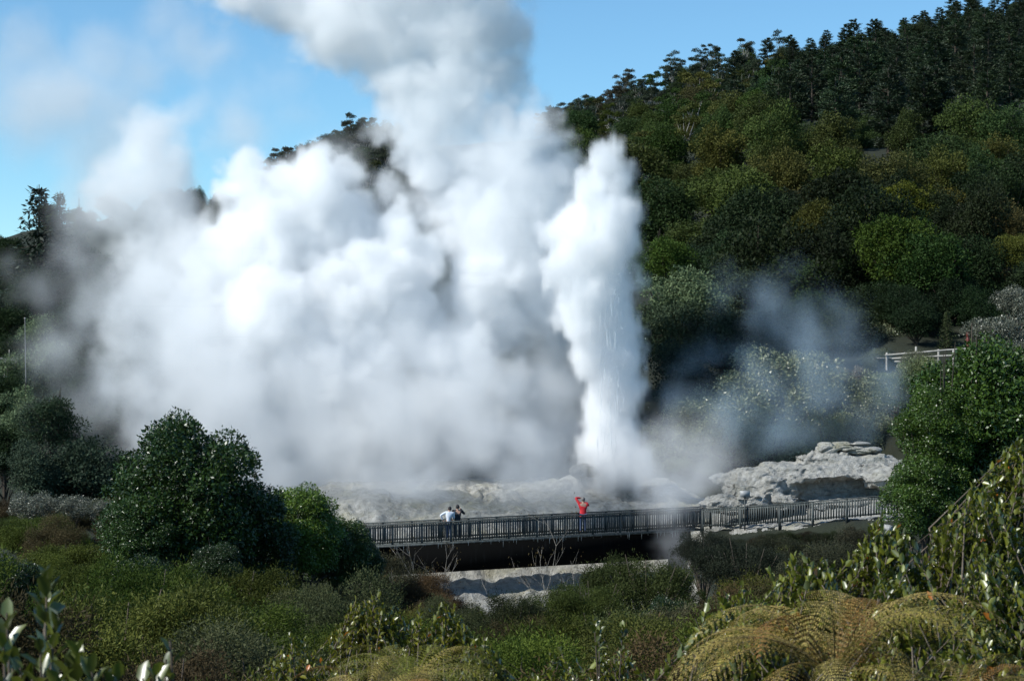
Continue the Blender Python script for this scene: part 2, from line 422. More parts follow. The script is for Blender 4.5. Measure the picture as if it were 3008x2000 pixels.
def build_ground():
    ys = np.concatenate([np.linspace(-60, 0, 13)[:-1], np.linspace(0, 90, 91)[:-1], np.linspace(90, 130, 101)[:-1], np.linspace(130, 160, 31)[:-1], np.linspace(160, 1000, 106)])
    us = np.sign(np.linspace(-1, 1, 481)) * np.abs(np.linspace(-1, 1, 481)) ** 1.5
    X = us[None, :] * (60 + np.maximum(ys, 0)[:, None] * .62); Y = np.repeat(ys[:, None], len(us), 1)
    Z = ground_z(X, Y)
    n, k = X.shape
    V = np.stack([X, Y, Z], -1).reshape(-1, 3)
    i = np.arange(n * k).reshape(n, k)
    idx = np.stack([i[:-1, :-1], i[:-1, 1:], i[1:, 1:], i[1:, :-1]], -1).reshape(-1)
    m, nt, b, out = mat_new('earth_and_litter')
    nz = tex_noise(nt, .9, 6, .65); n2 = tex_noise(nt, 9, 4, .6)
    c = mixc(nt, .35, ramp(nt, nz, [(.35, (.008, .014, .005)), (.55, (.015, .022, .008)), (.75, (.03, .028, .012))]), ramp(nt, n2, [(.3, (.008, .011, .005)), (.7, (.03, .032, .014))]))
    nt.links.new(c, b.inputs['Base Color']); b.inputs['Roughness'].default_value = .95; bump(nt, b, n2, .8, .15)
    solid('ground', mesh_from('ground', V, 4, idx, m, None, True), kind='structure')
    # the next range of hills, far behind on the left
    xs = np.linspace(-1400, 300, 120); prof = 20 + 62 * np.exp(-((xs + 420) / 260) ** 2) + 8 * fbm(xs / 40, xs * 0 + 2, 4, 3)
    V = []; 
    for dy, f in ((-260, 0), (-120, .62), (0, 1.0), (200, .7), (400, .2)):
        V.append(np.stack([xs, xs * 0 + 1650 + dy, prof * f + (0 if f else -5) + fbm(xs / 14, xs * 0 + dy, 9, 3) * 4 * f], -1))
    V = np.stack(V); n, k = V.shape[:2]; i = np.arange(n * k).reshape(n, k)
    idx = np.stack([i[:-1, :-1], i[:-1, 1:], i[1:, 1:], i[1:, :-1]], -1).reshape(-1)
    m = plain_mat('far_forest', (.012, .022, .012), (.04, .055, .03), .12, .95)
    solid('far_hills', mesh_from('far_hills', V.reshape(-1, 3), 4, idx, m, None, True), kind='structure')

# ------------------------------------------------------------------ trees and shrubs
def lobed_crown(rg, w, h, n_lobes, n_leaf, L, lobe, up=.5, flat=1.0, droop=0, shell=.35, bottom=-.35, ragged=.12):
    """leaf clusters on lobes spread over a dome w wide and h tall, base of the crown at z=0. -> lobes, leaf arrays"""
    D = rnd_dir(rg, n_lobes * 3); D = D[D[:, 2] > bottom][:n_lobes]
    rad = (rg.uniform(.42, .86, len(D)) if lobe > .25 else rg.uniform(.62, .84, len(D)))[:, None]
    Lc = D * rad * np.array([w / 2, w / 2, h / 2]) + np.array([0, 0, h / 2]); Lr = lobe * min(w, h) / 2 * rg.uniform(.7, 1.25, len(D))
    k = rg.choice(len(D), n_leaf, p=Lr ** 2 / (Lr ** 2).sum())
    d = rnd_dir(rg, n_leaf); d[:, 2] = np.abs(d[:, 2]) * 1.0 - .35 * (rg.random(n_leaf) < .5); d = unit(d)
    rr = Lr[k] * (1 - shell * rg.random(n_leaf) ** 1.5 + ragged * rg.normal(size=n_leaf).clip(-1, 2.2))
    C = Lc[k] + d * rr[:, None] * np.array([1, 1, flat])
    if lobe > .25:                                           # an uneven outline: some lobes stand out, some hang back
        lop = rg.normal(size=3) * np.array([.13, .13, .08]) * w; C = C + lop * ((C[:, 2:3] / h) - .4)
    inner = rg.random(n_leaf) < .22; m = int(inner.sum()); dd = rnd_dir(rg, m) * (rg.random(m) ** .45)[:, None] * .72
    C[inner] = dd * np.array([w / 2, w / 2, h / 2]) + np.array([0, 0, h / 2])
    return Lc, Lr, k, d, C

def tree_mesh(kind, seed):
    """one tree kind -> (trunk mesh, crown mesh), base at the origin"""
    rg = np.random.default_rng(seed); rn = random.Random(seed)
    polys = []
    if kind in ('broadleaf', 'glossy', 'pale', 'olive'):
        w, h = {'broadleaf': (9, 9), 'glossy': (4.4, 4.6), 'pale': (5, 3.8), 'olive': (7, 8.5)}[kind]
        n, L, lobes = {'broadleaf': (17000, .27, 60), 'glossy': (52000, .095, 110), 'pale': (11000, .13, 26), 'olive': (15000, .24, 50)}[kind]
        base = {'broadleaf': .8, 'glossy': .1, 'pale': .1, 'olive': .6}[kind]
        Lc, Lr, k, d, C = lobed_crown(rg, w, h, lobes, n, L, {'broadleaf': .30, 'olive': .30, 'glossy': .22, 'pale': .38}[kind], bottom=-.85, shell=.3, ragged=.08)
        C[:, 2] += base; Lc[:, 2] += base
        Nn = unit(d * 1.0 + rg.normal(size=d.shape) * .5 + np.array([0, 0, .25])); T = rg.normal(size=d.shape) + d * .7
        ll = L * rg.uniform(.45, 1.5, n); V, fn, idx, per = leaves(C, Nn, T, ll, ll * rg.uniform(.4, .62, n))
        lt = rg.uniform(0, 1, len(Lc)); tint = np.clip(.55 * rg.random(n) + .45 * lt[k], 0, 1)
        r0 = w * .035
        polys.append(([(0, 0, -.6), (.05, 0, base * .6), (.1, .05, base + h * .35), (0, .1, base + h * .7)], [r0 * 1.3, r0, r0 * .7, r0 * .3]))
        for i in range(min(len(Lc), 16)):
            s = Vector((.08, .03, base * .5 + h * rn.uniform(.05, .4))); e = Vector(Lc[i])
            mid = s.lerp(e, .55) + Vector((rn.uniform(-.1, .1) * w * .3, rn.uniform(-.1, .1) * w * .3, -.04 * h))
            polys.append(([s, mid, e], [r0 * .45, r0 * .28, r0 * .1]))
    elif kind == 'pine':
        h = 13.0; polys.append(([(0, 0, -1), (.05, .03, h * .5), (0, 0, h)], [.28, .17, .03]))
        Cs, Ds = [], []
        nb = 95
        for i in range(nb):
            f = (i + rn.random()) / nb; z = h * (.12 + .84 * f)
            ln = (2.5 * max(0, 1 - f ** 2.6) ** .6 * (.55 + .45 * min(1, f * 3)) + .3) * rn.uniform(.45, 1.2); a = rn.uniform(0, 6.283)
            tilt = rn.uniform(-.05, .45)
            dv = np.array([math.cos(a), math.sin(a), tilt]); polys.append(([(0, 0, z), tuple(dv * ln * .9 + np.array([0, 0, z]))], [.05, .015])) if i % 2 == 0 else None
            m = int(60 + 70 * (1 - f)); t = np.sqrt(rg.uniform(.1, 1, m))[:, None]
            c = np.array([0, 0, z]) + dv * ln * t + rg.normal(size=(m, 3)) * np.array([.22, .22, .16]) * (.4 + ln * .3)
            Cs.append(c); Ds.append(np.repeat(dv[None], m, 0))
        C = np.concatenate(Cs); d = unit(np.concatenate(Ds)); n = len(C)
        Nn = unit(rg.normal(size=d.shape) * .7 + np.array([0, 0, .7])); T = d + rg.normal(size=d.shape) * .5 + np.array([0, 0, .35])
        ll = .42 * rg.uniform(.6, 1.3, n); V, fn, idx, per = leaves(C, Nn, T, ll, ll * .34); tint = rg.random(n)
    elif kind == 'redwood':
        h = 16.0; polys.append(([(0, 0, -1), (0, 0, h * .5), (0, 0, h)], [.4, .22, .03])); Cs, Ds = [], []
        for i in range(46):
            f = (i + rn.random() * .6) / 46; z = h * (.1 + .89 * f); a0 = rn.uniform(0, 6.283)
            for j in range(4):
                ln = (4.6 * (1 - f) ** .85 + .3) * rn.uniform(.6, 1.12); a = a0 + j * 1.571 + rn.uniform(-.35, .35)
                m = int(12 + 30 * (1 - f)); t = rg.uniform(.08, 1, m)
                c = np.stack([math.cos(a) * ln * t, math.sin(a) * ln * t, z - .35 * ln * t + .22 * ln * t ** 2], -1) + rg.normal(size=(m, 3)) * np.array([.2, .2, .07])
                Cs.append(c); Ds.append(np.repeat(np.array([[math.cos(a), math.sin(a), -.1]]), m, 0))
                if j % 2 == 0: polys.append(([(0, 0, z), (math.cos(a) * ln * .9, math.sin(a) * ln * .9, z - .14 * ln)], [.045, .012]))
        C = np.concatenate(Cs); d = unit(np.concatenate(Ds)); n = len(C)
        Nn = unit(rg.normal(size=d.shape) * .45 + np.array([0, 0, .9])); T = d + rg.normal(size=d.shape) * .6
        ll = .5 * rg.uniform(.6, 1.3, n); V, fn, idx, per = leaves(C, Nn, T, ll, ll * .4); tint = rg.random(n)
    elif kind == 'eucalypt':
        h = 13.0; polys.append(([(0, 0, -1), (.2, .1, h * .3), (.1, .3, h * .55)], [.26, .2, .14])); Cs, ks = [], []
        nl = 30
        for i in range(nl):
            a = rn.uniform(0, 6.283); r = 3.5 * math.sqrt(rn.uniform(.03, 1)); z = h * rn.uniform(.36, .95) - r * .3
            e = Vector((math.cos(a) * r, math.sin(a) * r, z)); s = Vector((.12, .2, h * rn.uniform(.3, .55)))
            polys.append(([s, s.lerp(e, .5) + Vector((0, 0, -.3)), e], [.1, .06, .025]))
            m = 230; d = rnd_dir(rg, m); d[:, 2] = np.abs(d[:, 2]) * .8; rr = rn.uniform(.8, 1.5)
            Cs.append(np.array(e) + d * np.array([rr, rr, rr * .85]) * (rg.random(m) ** .4)[:, None]); ks.append(np.full(m, rn.random()))
        C = np.concatenate(Cs); n = len(C); d = rnd_dir(rg, n)
        Nn = unit(rg.normal(size=d.shape) * .8 + np.array([-.2, 0, .5])); T = rg.normal(size=d.shape) + np.array([0, 0, -.4])
        ll = .42 * rg.uniform(.6, 1.3, n); V, fn, idx, per = leaves(C, Nn, T, ll, ll * .42); tint = .5 * rg.random(n) + .5 * np.concatenate(ks)
    elif kind == 'manuka':
        w, h = 3.4, 2.5; n = 60000
        Lc, Lr, k, d, C = lobed_crown(rg, w, h, 36, n, .1, .26, bottom=-.3, shell=.35, ragged=.16)
        d2 = unit(d * .8 + np.array([0, 0, .5])); T = d2 + rg.normal(size=d.shape) * .8; sprig = rg.random(n) < .12
        C = C + np.where(sprig[:, None], d2 * rg.uniform(0, .22, (n, 1)), 0)
        Nn = rg.normal(size=d.shape) * .45 + d; ll = rg.uniform(.03, .065, n) * np.where(sprig, 1.5, 1); V, fn, idx, per = leaves(C, Nn, T, ll, rg.uniform(.012, .022, n))
        lt = rg.random(len(Lc)); tint = np.clip(.5 * rg.random(n) + .5 * lt[k], 0, 1)
        for i in range(len(Lc)):
            e = Vector(Lc[i]); polys.append(([(rn.uniform(-.1, .1), rn.uniform(-.1, .1), -.4), (e.x * .45, e.y * .45, e.z * .55), e], [.035, .022, .008]))
    ch = {'broadleaf': 'leaf', 'glossy': 'gloss', 'pale': 'gloss', 'olive': 'leaf', 'pine': 'needle', 'redwood': 'needle', 'eucalypt': 'leaf', 'manuka': 'leaf'}[kind]
    crown = mesh_from(kind + '_crown', V, fn, idx, M[ch], np.repeat(tint, per))
    trunk = tube_mesh(kind + '_trunk', polys, M['pale_bark' if kind == 'eucalypt' else 'twig' if kind == 'manuka' else 'bark'])
    return trunk, crown

TREE = {}
def tree_kinds(kind, n):
    TREE[kind] = [tree_mesh(kind, 100 * len(TREE) + i + 7) for i in range(n)]

def plant(name, kind, loc, color, label, cat, group, rz=None, sc=1.0, var=None, parts=('trunk', 'crown'), rn=random):
    tr, cr = TREE[kind][rn.randrange(len(TREE[kind])) if var is None else var % len(TREE[kind])]
    o = empty(name, loc, rn.uniform(0, 6.283) if rz is None else rz, sc); tag(o, label, cat, group)
    child(parts[0], tr, o); child(parts[1], cr, o, color)
    return o
# ------------------------------------------------------------------ sinter terrace and rocks
def sinter_mat(name, tintg=.5, dark=.35):
    m, nt, b, out = mat_new(name)
    n1 = tex_noise(nt, .55, 6, .62); n2 = tex_noise(nt, 3.2, 6, .65); n3 = tex_noise(nt, 14, 5, .6)
    c = ramp(nt, n2, [(.25, (.17, .165, .145)), (.42, (.33, .32, .285)), (.62, (.47, .46, .425)), (.85, (.58, .575, .54))])
    c = mixc(nt, ramp(nt, n1, [(.5, (0, 0, 0)), (.72, (tintg,) * 3)]), c, (.36, .33, .17))
    n4 = tex_noise(nt, .9, 5, .6, None, (1, .5, 1.5)); c = mixc(nt, ramp(nt, n4, [(.55, (0, 0, 0)), (.75, (.6, .6, .6))]), c, (.40, .37, .31))
    c = mixc(nt, ramp(nt, n3, [(.25, (dark,) * 3), (.42, (0, 0, 0))]), c, (.10, .10, .085))
    nt.links.new(c, b.inputs['Base Color']); b.inputs['Roughness'].default_value = .75
    a = nt.nodes.new('ShaderNodeMath'); a.operation = 'ADD'; nt.links.new(n2, a.inputs[0]); nt.links.new(n3, a.inputs[1])
    bump(nt, b, a.outputs[0], .8, .22)
    return m

def terrace_z(x, y):
    yr = y - 104 - np.clip((x + 8.6) / 18.3, 0, 1) * 7
    front = np.interp(yr, [-10, -8, -4, 0, 2, 4, 6, 8, 12, 16, 22, 30], [-5, -4.1, -3.5, -2.75, -2.1, -1.0, .1, .75, 1.5, 1.7, 1.5, -.2])
    yfen = np.interp(x, [9.2, 9.8, 13.2, 17.6, 24], [110.9, 110.9, 107.2, 103.4, 100.6])
    flat = np.interp(x, FENCE_X, FENCE_Z) - .3 + .05 * (y - yfen) - .12 * np.maximum(y - 122, 0)
    k = np.clip((x - 9.0) / 2, 0, 1); z = front * (1 - k) + flat * k
    z = z + 0.5 * np.exp(-((x + 7.6) / 2.2) ** 2 - ((y - 113) / 3) ** 2) + .55 * np.exp(-((x + 1.0) / 2.4) ** 2 - ((y - 112) / 2.2) ** 2)
    z = z + .8 * np.exp(-((x - 4.2) / 1.8) ** 2 - ((y - 121) / 2) ** 2) + .5 * np.exp(-((x - 2.6) / 1.6) ** 2 - ((y - 113.5) / 1.6) ** 2)
    z = z - 3.0 * np.clip((-x - 10.5) / 5, 0, 1)
    wx, wy = x + .8 * fbm(x / 2.5, y / 2.5, 21, 3), y + .8 * fbm(x / 2.5, y / 2.5, 22, 3)
    ridg = 1 - np.abs(fbm(wx / 1.5, wy / 2.2, 23, 4)); fl = 1 - np.abs(fbm(wx / .55, wy / 1.6, 24, 3))
    k2 = np.clip((yr - 8) / 4, 0, 1); terr = z * 2.6; st = np.floor(terr) + np.clip((terr - np.floor(terr)) * 2.2, 0, 1)      # small terraces
    return z * .55 + st / 2.6 * .45 * k2 + z * .45 * (1 - k2) - .15 + .26 * ridg + .10 * fl + .06 * fbm(x * 2.2, y * 2.2, 25, 3)

def build_terrace():
    xs = np.linspace(-17, 24, 420); ys = 94 + 44 * np.linspace(0, 1, 330) ** 1.15
    X, Y = np.meshgrid(xs, ys); Z = terrace_z(X, Y)
    yb = np.interp(X, [-17, -9, 8.6, 9.5, 11, 14, 18, 24], [99, 95, 95, 110.6, 109.3, 106.4, 103.1, 101.3])
    Z = np.where(Y < yb, np.minimum(Z, ground_z(X, Y) - 1.2), Z)
    k = X.shape; i = np.arange(X.size).reshape(k)
    idx = np.stack([i[:-1, :-1], i[:-1, 1:], i[1:, 1:], i[1:, :-1]], -1).reshape(-1)
    me = mesh_from('sinter_terrace', np.stack([X, Y, Z], -1).reshape(-1, 3), 4, idx, sinter_mat('sinter'), None, True)
    solid('sinter_terrace', me, kind='structure')

def blob_rock(parts, seed, sub=5, rough=.22):
    """one rock of several rounded, weathered masses"""
    V, F, base = [], [], 0
    for n_, (c, r) in enumerate(parts):
        bm = bmesh.new(); bmesh.ops.create_icosphere(bm, subdivisions=sub, radius=1)
        rm = (r[0] * r[1] * r[2]) ** (1 / 3)
        for v in bm.verts:
            d = v.co.normalized(); p = Vector((d.x * r[0], d.y * r[1], d.z * r[2])) + Vector(c)
            q = p * 1.0 + Vector((seed * 7.3, 0, 0))
            n1 = mnoise.fractal(q * .55, 1.0, 2.1, 4); n2 = 1 - abs(mnoise.fractal(q * Vector((.5, .5, 1.6)) * 1.1 + Vector((n_, 0, 0)), 1.0, 2.1, 4))
            vo = mnoise.voronoi(q * Vector((.9, .9, 1.7)))[0]; cr = min(vo[1] - vo[0], .25) * 4
            s = rough * (n1 * .8 + (n2 - .7) * .9) * rm + (cr - 1) * .16
            pw = abs(d.x) ** 4 + abs(d.y) ** 4 + abs(d.z) ** 4
            p = Vector(c) + Vector((d.x * r[0], d.y * r[1], d.z * r[2])) * (pw ** -.12) + d * s
            V.append(tuple(p))
        F += [base + v.index for f in bm.faces for v in f.verts]
        base += len(bm.verts); bm.free()
    return np.array(V), np.array(F)

def crag(parts, mat, name, voxel=.07):
    """masses fused into one surface, then weathered: strata, ridges and pits"""
    V, F = blob_rock(parts, 1, 4, .12); me = mesh_from(name + '_raw', V, 3, F)
    o = bpy.data.objects.new(name + '_raw', me); COL.objects.link(o); md = o.modifiers.new('fuse', 'REMESH'); md.mode = 'VOXEL'; md.voxel_size = voxel
    dg = bpy.context.evaluated_depsgraph_get(); me2 = bpy.data.meshes.new_from_object(o.evaluated_get(dg)); bpy.data.objects.remove(o); bpy.data.meshes.remove(me)
    nrm = [v.normal.copy() for v in me2.vertices]
    for v, n in zip(me2.vertices, nrm):
        p = v.co
        a = mnoise.fractal(p * .55, 1.0, 2.1, 3) * .16; r = (1 - abs(mnoise.fractal(p * Vector((.9, .9, 2.6)), .9, 2.1, 5))) ** 2 * .14
        st = abs(math.sin(p.z * 7 + 2.5 * mnoise.noise(p * .7))) ** .5 * .12 * (1 - abs(n.z)); vo = mnoise.voronoi(p * Vector((.7, .7, 1.3)))[0]; cr = min(vo[1] - vo[0], .16) / .16
        fine = mnoise.fractal(p * 4.5, .9, 2.1, 3) * .035
        v.co = p + n * (a + r - .22 + st + fine - (1 - cr) * .06)
    me2.name = name; me2.materials.clear(); me2.materials.append(mat)
    me2.polygons.foreach_set('use_smooth', np.ones(len(me2.polygons), bool)); me2.update()
    return me2

def E(px, py, Y, rx, rz, ry):
    k = m_per_px(Y); return (tuple(at(px, py, Y)), (rx * k, ry, rz * k))

def build_rocks():
    sm = sinter_mat('weathered_sinter', .25, .5)
    parts = [E(2390,1445,114.0,230,85,2.2), E(2540,1440,113.6,170,75,2.0), E(2240,1448,112.6,120,66,1.8), E(2150,1478,111.6,100,40,1.4), E(2150,1408,114,70,26,1.2),
             E(2250,1392,113.2,110,30,1.6), E(2400,1375,113.6,190,28,2.0), E(2570,1378,113.4,150,32,2.0), E(2480,1345,114.2,150,20,1.7), E(2440,1330,114.6,70,16,1.2),
             E(2350,1405,111.8,66,20,1.0), E(2480,1396,111.4,95,18,1.2), E(2600,1412,110.6,70,40,1.2), E(2300,1476,111.0,50,34,.9), E(2440,1480,110.6,70,26,.9),
             E(2530,1478,110.2,100,22,.9), E(2205,1470,110.8,60,34,.9), E(2268,1428,111.4,42,34,.8), E(2690,1430,112,110,60,2)]
    solid('rock_outcrop', crag(parts, sm, 'rock_outcrop'), 'large pale layered sinter rock with dark hollows behind the picket fence', 'rock')
    V, F = blob_rock([E(2478,1316,114.8,80,13,1.0), E(2432,1320,114.5,34,22,.7), E(2535,1322,114.6,58,13,.8), E(2500,1304,115,60,8,.8)], 3, 5, .14)
    solid('sinter_cone', mesh_from('sinter_cone', V, 3, F, sinter_mat('yellow_sinter', .8, .3), None, True), 'small yellowish folded sinter cone on top of the large pale rock', 'rock')
    dm = sinter_mat('wet_sinter', .6, .9)
    for e in dm.node_tree.nodes:
        if e.type == 'VALTORGB' and len(e.color_ramp.elements) == 4:
            for s_ in e.color_ramp.elements: s_.color = tuple(c * .42 for c in s_.color[:3]) + (1,)
    V, F = blob_rock([E(1722,1382,120,50,20,1.2), E(1775,1385,121,60,18,1.0)], 5, 4)
    solid('vent_rock', mesh_from('vent_rock', V, 3, F, dm, None, True), 'dark wet rock at the foot of the tall geyser jet', 'rock')
    V, F = blob_rock([E(1865,1388,121,70,17,1.2)], 6, 4)
    solid('vent_rock', mesh_from('vent_rock', V, 3, F, dm, None, True), 'low grey rock half hidden in steam right of the jet', 'rock')
    mm = plain_mat('yellow_moss', (.10, .12, .02), (.24, .26, .06), 9, .95, None, .1)
    V, F = blob_rock([E(2330,1622,96,62,20,.9)], 8, 4)
    solid('mossy_mound', mesh_from('mossy_mound', V, 3, F, mm, None, True), 'yellow green mossy mound on the dark bank below the fence', 'mound')
    V, F = blob_rock([E(2600,1560,97,28,20,.5), E(2585,1575,97,20,14,.4)], 9, 4)
    solid('boulder', mesh_from('boulder', V, 3, F, sm, None, True), 'small pale boulder below the right end of the picket fence', 'rock')
    em = plain_mat('bare_earth', (.14, .085, .045), (.26, .17, .09), 2.5, .95, None, .15)
    V, F = blob_rock([E(2470,1265,131,75,36,2), E(2400,1290,130,60,26,1.5)], 11, 5)
    solid('earth_bank', mesh_from('earth_bank', V, 3, F, em, None, True), 'patch of bare brown earth bank among the grey scrub', 'bank')

# ------------------------------------------------------------------ boxes
def box(V, F, a, b, wx, wz, up=Vector((0, 0, 1))):
    """a bar from a to b, wx thick sideways and wz thick along 'up'"""
    a, b = Vector(a), Vector(b); d = (b - a).normalized()
    s = d.cross(up); s = s.normalized() if s.length > 1e-6 else Vector((1, 0, 0)); u = s.cross(d).normalized()
    base = len(V)
    for p in (a, b):
        for sx, su in ((-1, -1), (1, -1), (1, 1), (-1, 1)):
            V.append(tuple(p + s * (sx * wx / 2) + u * (su * wz / 2)))
    for q in ((0, 3, 2, 1), (4, 5, 6, 7), (0, 1, 5, 4), (1, 2, 6, 5), (2, 3, 7, 6), (3, 0, 4, 7)):
        F += [base + i for i in q]

class Bars:
    def __init__(self): self.V, self.F = [], []
    def add(self, a, b, wx, wz, up=Vector((0, 0, 1))): box(self.V, self.F, a, b, wx, wz, up); return self
    def mesh(self, name, mat):
        me = mesh_from(name, np.array(self.V), 4, np.array(self.F), mat)
        return me

def pickets(parent, p0, p1, h, spacing, w, wood, rn, post_every, post_w, name_rail='railing', low=.12, drop=.0, cap=.14, first=0):
    """one railing from p0 to p1 (deck level): rails, posts and bays of pickets"""
    p0, p1 = Vector(p0), Vector(p1); n = max(1, round((p1 - p0).length / post_every)); upz = Vector((0, 0, 1))
    r = Bars(); r.add(p0 + upz * (h - .03), p1 + upz * (h - .03), cap, .06); r.add(p0 + upz * (h - .14), p1 + upz * (h - .14), .05, .1); r.add(p0 + upz * low, p1 + upz * low, .05, .09)
    rail = child(name_rail, r.mesh(name_rail, wood), parent)
    for i in range(first, n + 1):
        p = p0.lerp(p1, i / n); b = Bars(); b.add(p - upz * drop, p + upz * (h - .063), post_w, post_w, Vector((0, 1, 0)))
        child('post', b.mesh('post', wood), rail)
    off = Vector((0, -.045, 0))
    for i in range(n):
        b = Bars(); a, c = p0.lerp(p1, i / n), p0.lerp(p1, (i + 1) / n); k = round((c - a).length / spacing)
        for j in range(1, k):
            q = a.lerp(c, (j + rn.uniform(-.1, .1)) / k) + off
            top = q + upz * (h - .07 + rn.uniform(-.01, .0)); q2 = q + upz * (low - .07 + rn.uniform(-.03, .03))
            b.add(q2 + Vector((rn.uniform(-.008, .008), 0, 0)), top, w, .022, Vector((0, 1, 0)))
        child('picket_bay', b.mesh('picket_bay', wood), rail)
    return rail

def build_bridge():
    rn = random.Random(4)
    wood = plain_mat('dark_weathered_wood', (.02, .026, .025), (.085, .10, .095), 5, .65, (1, 1, .2))
    gm, nt, b, out = mat_new('stained_girder')
    n = tex_noise(nt, 7, 4, .6, None, (1, 1, .12)); n2 = tex_noise(nt, .8, 3)
    st = ramp(nt, n, [(.58, (.004, .0045, .0045)), (.72, (.012, .014, .015)), (.8, (.05, .06, .065))])
    nt.links.new(mixc(nt, n2, (.004, .004, .004), st), b.inputs['Base Color']); b.inputs['Roughness'].default_value = .9; b.inputs['Specular IOR Level'].default_value = .04
    A, B = Vector((-8.6, 104, -.13)), Vector((9.68, 111, .2)); W = 1.35
    d = (B - A).normalized(); side = Vector((-d.y, d.x, 0)).normalized(); upz = Vector((0, 0, 1))
    o = empty('footbridge', (0, 104, 0)); tag(o, 'dark timber footbridge with picket railings and a deep black girder over the stream', 'bridge')
    A, B = A - o.location, B - o.location
    dk = Bars(); c0, c1 = A + side * W / 2, B + side * W / 2; dk.add(c0 - upz * .06, c1 - upz * .06, W + .35, .09); child('deck', dk.mesh('deck', wood), o)
    g = Bars(); ga = A + d * 2.9; gb = B - d * .6
    for s_ in (.03, W - .03): g.add(ga + side * s_ - upz * .80, gb + side * s_ - upz * .80, .16, 1.34)
    child('girder', g.mesh('girder', gm), o)
    dr = Bars()                                             # mineral drips hanging off the deck edge
    for i in range(150):
        p = A.lerp(B, rn.random()) - side * .17; L = rn.choice((.05, .06, .08, .1, .2, .35)) * rn.uniform(.6, 1.1)
        dr.add(p - upz * .03, p - upz * (.03 + L), .012, .012, Vector((0, 1, 0)))
    tag(child('mineral_drips', dr.mesh('mineral_drips', plain_mat('mineral', (.12, .16, .17), (.3, .36, .38), 3, .5)), o), kind='stuff')
    near = pickets(o, A, B, 1.0, .122, .062, wood, rn, 1.5, .11, drop=.2)
    far = pickets(o, A + side * W, B + side * W + d * 1.2, 1.0, .122, .05, wood, rn, 1.5, .11, drop=.2)
    ab = Bars(); p = A + d * 2.7 + side * W / 2; ab.add(p - upz * 4.4, p - upz * .13, .5, 1.3, Vector((side.x, side.y, 0))); child('pier', ab.mesh('pier', gm), o)
    p = B - d * 1.0 + side * W / 2; ab = Bars(); ab.add(p - upz * 3.4, p - upz * .13, .5, 1.3, Vector((side.x, side.y, 0))); child('pier', ab.mesh('pier', gm), o)
    # fence along the path on the right bank
    f = empty('picket_fence', (9.75, 110.9, .2)); tag(f, 'dark picket fence along the path in front of the large pale rock', 'fence')
    pts = [Vector((9.75, 110.9, .2)), at(2290, 1539, 107.2), at(2590, 1516, 103.4), at(2720, 1508, 102.4)]
    for i_, (a, c) in enumerate(zip(pts, pts[1:])):
        pickets(f, a - f.location, c - f.location, 1.0, .15, .07, wood, rn, 2.1, .12, 'fence_rail', low=.14, drop=.35, cap=.09, first=int(i_ > 0))
    # ground-level plank rail near the bridge end
    lr = empty('plank_barrier', (9.9, 112.8, .6)); tag(lr, 'low dark plank barrier at the far end of the bridge beside the sign', 'barrier')
    b1 = Bars(); b1.add(at(2112, 1482, 112.6) - lr.location, at(2200, 1476, 111.6) - lr.location, .06, .11); child('plank', b1.mesh('plank', wood), lr)
    for px, Y in ((2118, 112.5), (2195, 111.7)):
        b2 = Bars(); q = at(px, 1483, Y); b2.add((q.x - lr.location.x, q.y - lr.location.y + .07, -.2), (q.x - lr.location.x, q.y - lr.location.y + .07, q.z - lr.location.z + .1), .08, .08, Vector((0, 1, 0))); child('post', b2.mesh('post', wood), lr)
    # sign
    s = empty('warning_sign', at(2188, 1545, 108.6)); tag(s, 'small pale notice board on a post above the picket fence', 'sign')
    t = Bars(); t.add((0, 0, -.2), (0, 0, 1.55), .07, .07, Vector((0, 1, 0))); child('post', t.mesh('post', wood), s)
    t = Bars(); t.add((-.25, -.06, 1.62), (.25, -.06, 1.62), .03, .32); child('board', t.mesh('board', plain_mat('sign_board', (.28, .29, .29), (.34, .35, .35), 5, .5)), s)
    # stone block behind the fence
    V, F = blob_rock([E(2222, 1482, 109.6, 22, 14, .3)], 13, 4, .1)
    return o, A + o.location, B + o.location, side, W

# ------------------------------------------------------------------ people
def skin_obj(name, pts, edges, rad, mat, parent, root=0, sub=2):
    me = bpy.data.meshes.new(name); me.from_pydata(pts, edges, []); me.materials.append(mat)
    o = bpy.data.objects.new(name, me); COL.objects.link(o); o.parent = parent
    md = o.modifiers.new('skin', 'SKIN'); md.use_smooth_shade = True
    sv = me.skin_vertices[0].data
    for i, r in enumerate(rad):
        sv[i].radius = r if isinstance(r, tuple) else (r, r); sv[i].use_root = (i == root)
    s = o.modifiers.new('sub', 'SUBSURF'); s.levels = s.render_levels = sub
    return o

def hand_pts(w, dirv, side_v):
    """a palm and five fingers growing from the wrist w along dirv: (points, edges to 'wrist' = -1, radii)"""
    dirv, side_v = dirv.normalized(), side_v.normalized(); P_, E_, R_ = [], [], []
    P_.append(w + dirv * .05); E_.append((-1, 0)); R_.append((.022, .03))
    for i, (off, ln) in enumerate(((-.03, .06), (-.012, .075), (.008, .07), (.026, .055))):
        k = len(P_); P_.append(w + dirv * .09 + side_v * off); E_.append((0, k)); R_.append(.009)
        P_.append(w + dirv * (.09 + ln) + side_v * off * 1.2 + dirv.cross(side_v) * .02); E_.append((k, k + 1)); R_.append(.008)
    k = len(P_); P_.append(w + dirv * .06 - side_v * .05); E_.append((0, k)); R_.append(.011); P_.append(w + dirv * .10 - side_v * .06); E_.append((k, k + 1)); R_.append(.009)
    return P_, E_, R_

